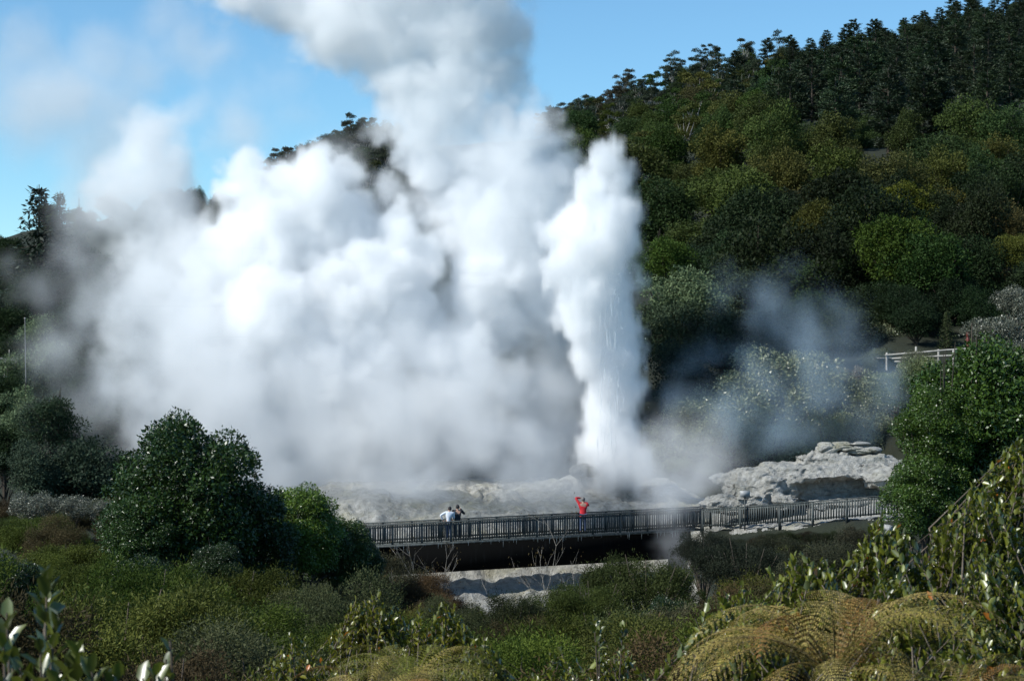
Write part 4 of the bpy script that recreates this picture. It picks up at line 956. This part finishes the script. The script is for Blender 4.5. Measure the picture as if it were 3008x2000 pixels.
def build_hill_forest():
    rn = random.Random(31)
    rows, y = [], 152.0
    while y < 668: rows.append(y); y *= 1.044
    count = 0
    spots = []
    for ri, Y in enumerate(rows):
        gap = (4.6 + 1.4 * (Y / 400))
        x0 = (-30 - 1504) / 6373 * Y; x1 = (3050 - 1504) / 6373 * Y
        x = x0 + rn.uniform(0, gap)
        while x < x1:
            xx, yy = x + rn.uniform(-1, 1) * gap * .25, Y + rn.uniform(-.4, .4) * Y * .05
            px = 1504 + xx / yy * 6373; z = gz(xx, yy); py = 1000 - (z - CAM_Z) / yy * 6373
            rY = np.interp(px, RIDGE_PX, RIDGE_Y)
            hidden = 1120 < px < 1560 and py > 330 or px < 850 and py - np.interp(px, RIDGE_PX, RIDGE_PY) > 55 or px < 850 and yy < 330 or px < 1250 and py > 680 or 1250 <= px < 1650 and py > 400 and py - np.interp(px, RIDGE_PX, RIDGE_PY) > 60 or px < 640 and yy < 300 or py > 700 and px < 1900 or yy < 190 and px < 2080 or yy < 185 and 2560 < px < 2800 and py > 980
            if yy < rY + 12 and not hidden: spots.append((px, py, xx, yy, z, rY))
            x += gap * rn.uniform(.8, 1.25)
    extra = []
    for px, py, xx, yy, z, rY in spots:
        rpy = np.interp(px, RIDGE_PX, RIDGE_PY); below = py - rpy
        # pines hold the upper right, gums the ridge further left, mixed bush the rest
        pine = px > 2250 + rn.uniform(-120, 120) and below < np.interp(px, [2200, 2500, 3008], [150, 330, 420]) + rn.uniform(-30, 30)
        gum = not pine and px > 900 and below < 75 + rn.uniform(-20, 20)
        if px < 800: gum = False
        elif px < 1250: gum = rn.random() < .6
        if gum and px > 1600 and rn.random() < .5: gum = False
        if below < 40 and rn.random() < .8 and px > 850: extra.append((px, xx + rn.uniform(-3, 3), yy - 6))
        if pine:
            c = random_tint(rn, (.022, .04, .016), .3); s = rn.uniform(.5, .8)
            plant('pine_tree', 'pine', (xx, yy, z - .5), c, 'dark pine tree in the plantation on the upper right hillside', 'tree', 'pines on the upper right hillside', None, (s * 1.15, s * 1.15, s * .95), rn=rn)
        elif gum:
            c = random_tint(rn, rn.choice([(.04, .055, .032), (.055, .055, .032), (.045, .06, .04)]), .2); s = rn.uniform(.6, .95)
            plant('gum_tree', 'eucalypt', (xx, yy, z - 1), c, 'open crowned gum tree with bare limbs on the ridge line', 'tree', 'gum trees along the ridge', None, s, rn=rn)
        else:
            k = rn.choice(['broadleaf', 'broadleaf', 'olive', 'eucalypt'] if yy > 260 and px > 850 else ['broadleaf', 'olive'])
            c = random_tint(rn, rn.choice([(.036, .066, .014), (.046, .066, .014), (.066, .072, .018), (.052, .072, .018), (.032, .06, .018), (.056, .06, .018)]), .25); s = rn.uniform(.55, .92) * (.75 if px < 850 else 1)
            if yy < 195: c = random_tint(rn, (.016, .028, .01), .3)
            plant('forest_tree', k, (xx, yy, z - 1.5), c, 'bushy mixed forest tree on the middle of the right hillside', 'tree', 'mixed trees on the right hillside', None, (s * rn.uniform(.85, 1.25), s * rn.uniform(.85, 1.2), s * rn.uniform(.75, 1.3)), rn=rn)
    for px, x, y in extra:
        s = rn.uniform(.5, .75); plant('forest_tree', rn.choice(['broadleaf', 'olive']), (x, y, gz(x, y) - 2), random_tint(rn, (.03, .05, .02), .3), 'dense dark understorey tree just below the ridge line', 'tree', 'mixed trees on the right hillside', None, (s * 1.2, s * 1.2, s), rn=rn)
    return len(spots)

def random_tint(rn, c, a):
    k = 1 + rn.uniform(-a, a); return tuple(max(.003, v * k * (1 + rn.uniform(-a, a) * .35)) for v in c)

# ------------------------------------------------------------------ scrub of the near slope
def build_scrub():
    rn = random.Random(77)
    n = 0
    rows, y = [], 17.0
    while y < 96: rows.append(y); y += 1.5 + y * .035
    for Y in rows:
        step = 2.9 + Y * .016
        x = -1604 / 6373 * Y - 1; x1 = 1650 / 6373 * Y
        while x < x1:
            xx, yy = x + rn.uniform(-.5, .5), Y + rn.uniform(-.8, .8); px = 1504 + xx / yy * 6373
            x += step * rn.uniform(.8, 1.2)
            if yy > 88 and -6.5 < xx < 8.5: continue
            if px > 2450 and yy < 45: continue
            if px > 2600 and yy > 45: continue
            if yy > 92 and px > 1000: continue
            s = rn.uniform(.75, 1.25) * np.interp(yy, [17, 40, 95], [.72, 1.0, 1.15])
            lim = np.interp(px, [0, 250, 700, 1000, 1180, 1290, 1500, 1760, 1880, 2060, 2300, 2600], [1440, 1470, 1620, 1690, 1700, 1725, 1752, 1750, 1670, 1650, 1640, 1600])
            top = CAM_Z - (lim + rn.uniform(0, 60) - 1000) / 6373 * yy - gz(xx, yy); s = min(s, top / 2.75)
            if s < .3 or rn.random() < .1: continue
            c = random_tint(rn, rn.choice([(.058, .085, .014), (.074, .098, .016), (.088, .10, .02), (.08, .066, .026), (.05, .085, .013), (.068, .096, .016), (.034, .06, .011), (.08, .092, .04), (.06, .052, .022)]), .25)
            brown = c[0] > c[1]
            lb = ('brownish' if brown else 'olive green') + (' feathery heath shrub on the slope nearest the ferns' if yy < 36 else ' feathery heath shrub half way down the slope' if yy < 62 else ' feathery heath shrub far down the slope near the bridge')
            plant('heath_shrub', 'manuka', (xx, yy, gz(xx, yy) - .15), c, lb, 'shrub', 'feathery shrubs on the near slope', None, (s, s, s * rn.uniform(.85, 1.2)), rn=rn, parts=('stem', 'foliage')); n += 1
    for i, px in enumerate(range(-20, 360, 52)):
        x, y = (px - 1504) / 6373 * (88 + 7 * rn.random()), 88 + 7 * rn.random(); s = rn.uniform(.75, 1.0)
        plant('heath_shrub', 'manuka', (x, y, gz(x, y) - .15), random_tint(rn, rn.choice([(.07, .075, .025), (.075, .062, .03), (.06, .08, .02)]), .2), 'low feathery heath shrub on the left bank in front of the pale shrubs', 'shrub', 'feathery shrubs on the near slope', None, (s, s, s * .8), rn=rn, parts=('stem', 'foliage'))
    for i in range(9):
        x, y = rn.uniform(6.5, 10.5), rn.uniform(34, 44); s = rn.uniform(.7, .95)
        plant('heath_shrub', 'manuka', (x, y, gz(x, y) - .15), random_tint(rn, (.06, .09, .018), .2), 'feathery heath shrub at the foot of the huge dark tree, behind the laurel leaves', 'shrub', 'feathery shrubs on the near slope', None, (s, s, s * .9), rn=rn, parts=('stem', 'foliage'))
    for i, px in enumerate(range(2090, 2680, 46)):
        Y = 104.5 - (px - 2090) / 590 * 5 + rn.uniform(-1, 1); x = (px - 1504) / 6373 * Y; s = rn.uniform(.34, .5)
        plant('heath_shrub', 'manuka', (x, Y, gz(x, Y) - .2), random_tint(rn, rn.choice([(.03, .036, .018), (.04, .036, .02), (.026, .036, .016)]), .2), 'dark low heath shrub on the dark bank just below the picket fence', 'shrub', 'feathery shrubs on the near slope', None, (s * 1.3, s, s), rn=rn, parts=('stem', 'foliage'))
    for px, top, Y, r, lb in ((45, 1650, 40, 95, 'dark glossy leaved shrub at the left edge above the blurred sprigs'), (250, 1800, 30, 120, 'dark glossy shrub in the shade between heath shrubs on the lower left'), (600, 1880, 26, 110, 'dark glossy shrub left of the middle laurels'),
                              (640, 1600, 52, 70, 'small dark glossy shrub right below the big rounded tree'), (1960, 1760, 42, 80, 'small dark glossy shrub left of the fresh green rounded shrub'), (420, 1640, 48, 90, 'dark glossy shrub under the left side of the big rounded tree')):
        crown_at('glossy', px, top, r, Y, (.022, .045, .010), lb, 'shrub', 'dark glossy shrubs among the heath', 'glossy_shrub', parts=('stem', 'foliage'), rn=rn)
    K = dict(rn=rn, parts=('stem', 'foliage'), group='feathery shrubs on the near slope', cat='shrub', name='heath_shrub')
    crown_at('manuka', 1900, 1648, 160, 66, (.05, .068, .02), 'large dark rounded heath shrub right of the opening under the bridge', **K)
    crown_at('manuka', 2190, 1600, 130, 74, (.028, .036, .022), 'dark shrub in steam below the picket fence', **K)
    crown_at('manuka', 2180, 1740, 150, 45, (.055, .09, .016), 'fresh green rounded shrub above the golden tree fern', **K)
    crown_at('manuka', 1740, 1720, 110, 60, (.06, .085, .02), 'green shrub behind the bare sapling with hanging leaves', **K)
    crown_at('manuka', 1500, 1750, 120, 55, (.034, .044, .018), 'dark green shrub under the bright cascade', **K)
    crown_at('manuka', 2430, 1600, 130, 70, (.05, .055, .03), 'grey green scrub below the right half of the picket fence', **K)
    crown_at('manuka', 1120, 1640, 110, 72, (.06, .06, .03), 'grey brown scrub hiding the left pier of the bridge', **K)
    crown_at('manuka', 1250, 1690, 105, 66, (.09, .062, .028), 'rusty brown scrub left of the cascade under the bridge', **K)
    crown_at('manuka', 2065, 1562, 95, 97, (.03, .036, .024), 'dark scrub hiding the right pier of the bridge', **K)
    crown_at('manuka', 2300, 1575, 100, 88, (.035, .04, .022), 'dark brown green scrub on the bank under the middle of the fence', **K)
    crown_at('manuka', 2480, 1560, 100, 86, (.045, .045, .026), 'dry scrub on the bank under the right end of the fence', **K)
    return n

# ------------------------------------------------------------------ laurels, ferns and bare saplings in front
def laurel(tips, base, leaf, seed, color, label, name='laurel_shrub', per=18, cat='shrub', group=None, spread=.36):
    """a glossy shrub: stems from base to every tip, leaves spiralling round the last stretch of each"""
    rg = np.random.default_rng(seed); rn = random.Random(seed); o = empty(name, base); tag(o, label, cat, group); base = Vector(base)
    polys, C, N, T, Ls = [], [], [], [], []
    for tip in tips:
        tp = Vector(tip) - base
        low = Vector((tp.x * .35, tp.y * .35, min(0.0, tp.z - .9))); mid = low.lerp(tp, .55) + Vector((rn.uniform(-.05, .05), rn.uniform(-.05, .05), -.03)) if per < 12 else tp - Vector((rn.gauss(0, .22), rn.gauss(0, .22), .5))
        polys.append(([low, mid, tp], [.011, .007, .0028])); ax = (tp - mid).normalized(); m = per + rn.randrange(-3, 4); a0 = rn.uniform(0, 6.28)
        u = ax.orthogonal().normalized(); w = ax.cross(u)
        for j in range(m):
            f = j / m; a = a0 + j * 2.4; q = tp - ax * (spread * (1 - f) ** 1.15)
            out_ = u * math.cos(a) + w * math.sin(a); el = .55 + .8 * f + rn.uniform(-.25, .25)
            t = (out_ * math.cos(el) + ax * math.sin(el)); C.append(q + out_ * .004); T.append(t); nn = (ax * math.cos(el) - out_ * math.sin(el)); N.append(nn + Vector((rn.gauss(0, .4), rn.gauss(0, .4), rn.gauss(0, .4)))); Ls.append(leaf * rn.uniform(.7, 1.2) * (1 if f < .85 else .75))
    Ls = np.array(Ls); V, fn, idx, per_ = leaves(np.array(C), np.array(N), np.array(T), Ls, Ls * rg.uniform(.5, .68, len(Ls)), .22, True)
    child('stem', tube_mesh('stem', polys, M['twig'], 5), o)
    child('foliage', mesh_from('foliage', V, fn, idx, M['laurel'], np.repeat(rg.random(len(Ls)), per_), True), o, color)
    return o

def dome_tips(cx, cy, top, rx, ry, depth, n, rn):
    out = []
    for _ in range(n):
        a, r = rn.uniform(0, 6.283), math.sqrt(rn.random()); x, y = math.cos(a) * r, math.sin(a) * r
        z = top - depth * (r ** 2) * rn.uniform(.75, 1.1) - rn.random() ** 2 * .35 - (.25 if y > .3 else 0)
        out.append((cx + x * rx, cy + y * ry, z + rn.gauss(0, .04)))
    return out

def build_laurels():
    rn = random.Random(5)
    LC = (.135, .16, .014)
    def dome(px, py, Y, rpx, depth, n, lb, seed, color=LC, leaf=.050, ry=None):
        p = at(px, py, Y); r = rpx * m_per_px(Y); z0 = min(gz(p.x, Y), p.z - 1.2) - .1
        laurel(dome_tips(p.x, Y, p.z, r, ry or r * .8, depth, int(n * 2.0), rn), (p.x, Y, z0), leaf, seed, color, lb, group='glossy laurels in front')
    dome(2990, 1285, 12.6, 130, .9, 150, 'tallest glossy laurel shrub at the right edge', 1)
    dome(2860, 1430, 12.2, 190, .8, 190, 'tall glossy laurel shrub second from the right edge, with orange leaves', 2)
    dome(2600, 1530, 11.8, 190, .7, 190, 'glossy laurel shrub in the middle of the right laurel bank', 3)
    dome(2370, 1640, 11.5, 190, .55, 150, 'glossy laurel shrub above the golden tree fern', 4)
    dome(2160, 1735, 11.2, 170, .4, 70, 'leftmost shrub of the right laurel bank', 5)
    dome(2900, 1640, 11.2, 180, .5, 150, 'glossy laurel shrub right of the golden tree fern', 6)
    dome(2650, 1700, 11.0, 170, .4, 120, 'glossy laurel shrub directly behind the golden tree fern', 7)
    dome(2890, 1840, 10.4, 170, .4, 90, 'glossy laurel shrub in the bottom right corner', 8)
    dome(1090, 1755, 16.5, 150, .6, 130, 'yellow green laurel shrub behind the middle fern', 9, (.165, .175, .014))
    dome(1290, 1775, 16.0, 130, .6, 110, 'yellow green laurel shrub right behind the middle fern, by the cascade', 10, (.155, .17, .014))
    dome(880, 1880, 15.5, 130, .5, 90, 'yellow green laurel shrub at the left end of the middle group', 11, (.155, .17, .014))
    dome(1420, 1880, 15.0, 90, .4, 60, 'small yellow green laurel right of the middle fern', 12, (.14, .16, .014))
    dome(1630, 1935, 13.8, 110, .35, 46, 'low laurel between the two ferns', 13)
    dome(1810, 1880, 13.6, 100, .45, 56, 'laurel between the ferns with a taller sprouting tip', 14)
    dome(1960, 1975, 13.2, 90, .3, 36, 'low laurel just left of the golden tree fern', 15)
    def sprigs(pts, Y, leaf, lb, seed, per=9, spread=.14):
        tips = [tuple(at(px, py, Y + rn.uniform(-.15, .15))) for px, py in pts]; p = at(sum(q[0] for q in pts) / len(pts), 2000, Y)
        laurel(tips, (p.x, Y, min(gz(p.x, Y), p.z - .5)), leaf, seed, (.10, .125, .014), lb, per=per, group='glossy laurels in front', spread=spread)
    sprigs([(1745, 1815), (1760, 1850), (1830, 1840)], 13.0, .056, 'slender laurel sprout standing up between the two ferns', 20, 10, .2)
    sprigs([(140, 1690), (132, 1790), (160, 1830)], 5.6, .064, 'blurred tall laurel sprig in the bottom left corner', 21, 9)
    sprigs([(500, 1880), (488, 1935)], 5.5, .064, 'blurred single laurel sprig standing apart in the bottom left', 22, 6, .1)
    sprigs([(225, 1905), (205, 1945), (120, 1900), (270, 1960)], 5.4, .064, 'blurred spreading laurel sprig at the bottom edge on the left', 23, 8)
    sprigs([(20, 1800), (10, 1880), (40, 1930)], 5.3, .064, 'blurred laurel sprig cut by the left edge', 24, 8)
    sprigs([(60, 1960), (95, 1985), (170, 1975)], 5.2, .064, 'blurred laurel sprig at the bottom edge between two taller ones', 26, 8)
    sprigs([(420, 1990), (455, 1970)], 5.6, .064, 'blurred laurel sprig tips beside the single standing sprig', 27, 7)
    sprigs([(345, 1968), (330, 1990)], 5.4, .05, 'blurred low laurel tip just above the bottom edge', 25, 6)

def frond_mesh(seed, length, pin=29, wide=.17):
    rg = np.random.default_rng(seed); rn = random.Random(seed)
    def curve(t): return np.array([length * (t * .98 - .12 * t ** 3), 0, length * (.95 * t - 1.02 * t ** 2.0)])
    pts = [Vector(curve(t)) for t in np.linspace(0, 1, 14)]
    stalk = tube_mesh('stalk', [(pts, [.005 * (1 - .85 * i / 13) for i in range(14)])], M['rachis'], 5)
    C, N, T, L, Wd = [], [], [], [], []
    for i in range(pin):
        t = .1 + .9 * i / (pin - 1); p = curve(t); tg = curve(min(1, t + .01)) - curve(t - .01); tg /= np.linalg.norm(tg)
        ln = wide * (math.sin(math.pi * min(1, t * .92 + .07)) ** .7) * rn.uniform(.9, 1.08)
        up = np.cross(tg, np.array([0, 1, 0])); up = up if up[2] > 0 else -up
        for s in (-1, 1):
            dv = np.array([0, s, 0]) * .93 + tg * .42; dv /= np.linalg.norm(dv)
            m = max(5, int(ln / .010))
            for j in range(m):
                f = (j + .5) / m; q = p + dv * ln * f + np.array([0, 0, -1]) * ln * .3 * f ** 2
                for s2 in (-1, 1):
                    pd = tg * s2 * .9 + dv * .4; C.append(q); T.append(pd + rg.normal(size=3) * .1); N.append(up + rg.normal(size=3) * .22); l = .0125 * (1 - .6 * f) * rn.uniform(.8, 1.15); L.append(l); Wd.append(l * .75)
    V, fn, idx, per = leaves(np.array(C), np.array(N), np.array(T), np.array(L), np.array(Wd))
    return stalk, mesh_from('pinnae', V, fn, idx, M['fern'], rg.random(len(C)))

def build_ferns():
    rn = random.Random(8)
    kinds = [frond_mesh(s, 1.0) for s in (1, 2, 3)]
    def fern(loc, scale, n, cols, lb, fixed=()):
        o = empty('tree_fern', loc); tag(o, lb, 'fern', 'ferns at the bottom edge')
        z0 = gz(loc[0], loc[1]) - loc[2]
        child('trunk', tube_mesh('fern_trunk', [([(0, 0, min(z0, -.5) - .1), (0, 0, -.2), (0, 0, .02)], [.09, .08, .05])], M['bark'], 8), o)
        spec = [(a, .0, s) for a, s in fixed] + [(i * 6.283 / n + rn.uniform(-.2, .2), rn.uniform(-.45, .35), rn.uniform(.75, 1.15)) for i in range(n)]
        for i, (a, tilt, s) in enumerate(spec):
            st, pn = kinds[i % 3]; f = child('frond', st, o); f.rotation_euler = (rn.uniform(-.45, .45), tilt, a); f.scale = (scale * s,) * 3
            child('pinnae', pn, f, random_tint(rn, rn.choice(cols), .15))
    gold = [(.40, .33, .09), (.36, .29, .075), (.32, .27, .06)]; brown = [(.36, .22, .055), (.30, .17, .04)]
    fern(at(2450, 1990, 9.3), 1.0 * .84, 27, gold + gold + brown, 'large golden brown tree fern at the bottom right', ((2.75, 1.05), (3.3, 1.0), (2.3, .95)))
    fern(at(2840, 2060, 9.0), .5, 16, gold + brown, 'half hidden golden fern in the bottom right corner')
    fern(at(1210, 2010, 9.8), .5, 15, gold[1:] + [(.2, .2, .04), (.17, .19, .03)], 'olive gold fern at the middle of the bottom edge', ((.35, 1.1), (2.6, 1.1)))
    fern(at(1090, 2070, 9.4), .45, 14, gold + brown, 'lower brown gold fern left of the middle one')

def bare_sapling(loc, h, seed, n_leaf, label, dense=1.0):
    rn = random.Random(seed); rg = np.random.default_rng(seed); polys, ends = [], []
    def grow(p, d, ln, r, lv):
        pts = [p]; q = p
        for i in range(4):
            d = (d + Vector((rn.gauss(0, .09), rn.gauss(0, .09), .05))).normalized(); q = q + d * ln / 4; pts.append(q)
        polys.append((pts, [r * (1 - .14 * i) for i in range(5)])); ends.append(q)
        if lv == 0: return
        k = int((5 if lv == 3 else 3) * dense)
        for i in range(k):
            s = pts[rn.randrange(1, 5)]; a = rn.uniform(0, 6.283); sp = rn.uniform(.35, .75)
            nd = (d * math.cos(sp) + (d.orthogonal().normalized() * math.cos(a) + d.cross(d.orthogonal()).normalized() * math.sin(a)) * math.sin(sp))
            grow(s, nd, ln * rn.uniform(.45, .7), r * .55, lv - 1)
    grow(Vector((0, 0, -.2)), Vector((rn.uniform(-.1, .1), 0, 1)), h * .62, .03, 3)
    o = empty('bare_sapling', loc); tag(o, label, 'sapling', 'bare saplings before the bridge')
    child('trunk', tube_mesh('trunk', polys, M['sap'], 4), o)
    if n_leaf:
        C = np.array([tuple(ends[rn.randrange(len(ends))]) for _ in range(n_leaf)]) + rg.normal(size=(n_leaf, 3)) * .12
        L = rg.uniform(.05, .11, n_leaf); V, fn, idx, per = leaves(C, rnd_dir(rg, n_leaf), rg.normal(size=(n_leaf, 3)) * .4 + np.array([0, 0, -1]), L, L * .35)
        child('withered_leaves', mesh_from('withered_leaves', V, fn, idx, M['leaf'], rg.random(n_leaf)), o, (.09, .07, .025))
    return o

def build_saplings():
    M['sap'] = bark_mat('sapling_bark', (.13, .11, .085), (.38, .35, .3), 20)
    for px, top, Y, n, d, lb in ((1645, 1555, 74, 200, 1.0, 'bare sapling with a few hanging brown leaves before the cascade, tallest of its kind'), (1700, 1585, 76, 60, 1.0, 'bare pale twigged sapling just right of the tallest sapling'), (1215, 1500, 78, 30, .8, 'thin bare sapling whose tip rises above the left half of the railing'),
                             (1280, 1600, 76, 120, 1.0, 'bare sapling with reddish brown leaves under the left part of the girder'), (1440, 1690, 72, 40, .8, 'slim bare sapling in front of the rough left side of the cascade'), (1560, 1840, 50, 40, 1.0, 'bare grey sapling low in the dark shrubs below the cascade'), (1180, 1680, 70, 160, 1.0, 'rusty leaved sapling in the scrub left of the cascade')):
        p = at(px, top, Y); z0 = gz(p.x, Y); bare_sapling((p.x, Y, z0), (p.z - z0) * .92, px, n, lb, d)
# ------------------------------------------------------------------ build everything
build_ground(); build_terrace(); build_rocks()
_b = build_bridge()[1:]; build_people(*_b); build_structures(); build_water()
for k_, n_ in (('broadleaf', 4), ('glossy', 3), ('pale', 3), ('olive', 3), ('pine', 4), ('redwood', 2), ('eucalypt', 4), ('manuka', 5)): tree_kinds(k_, n_)
build_midground(); build_hill_forest(); build_scrub(); build_laurels(); build_ferns(); build_saplings()
build_steam(.2)
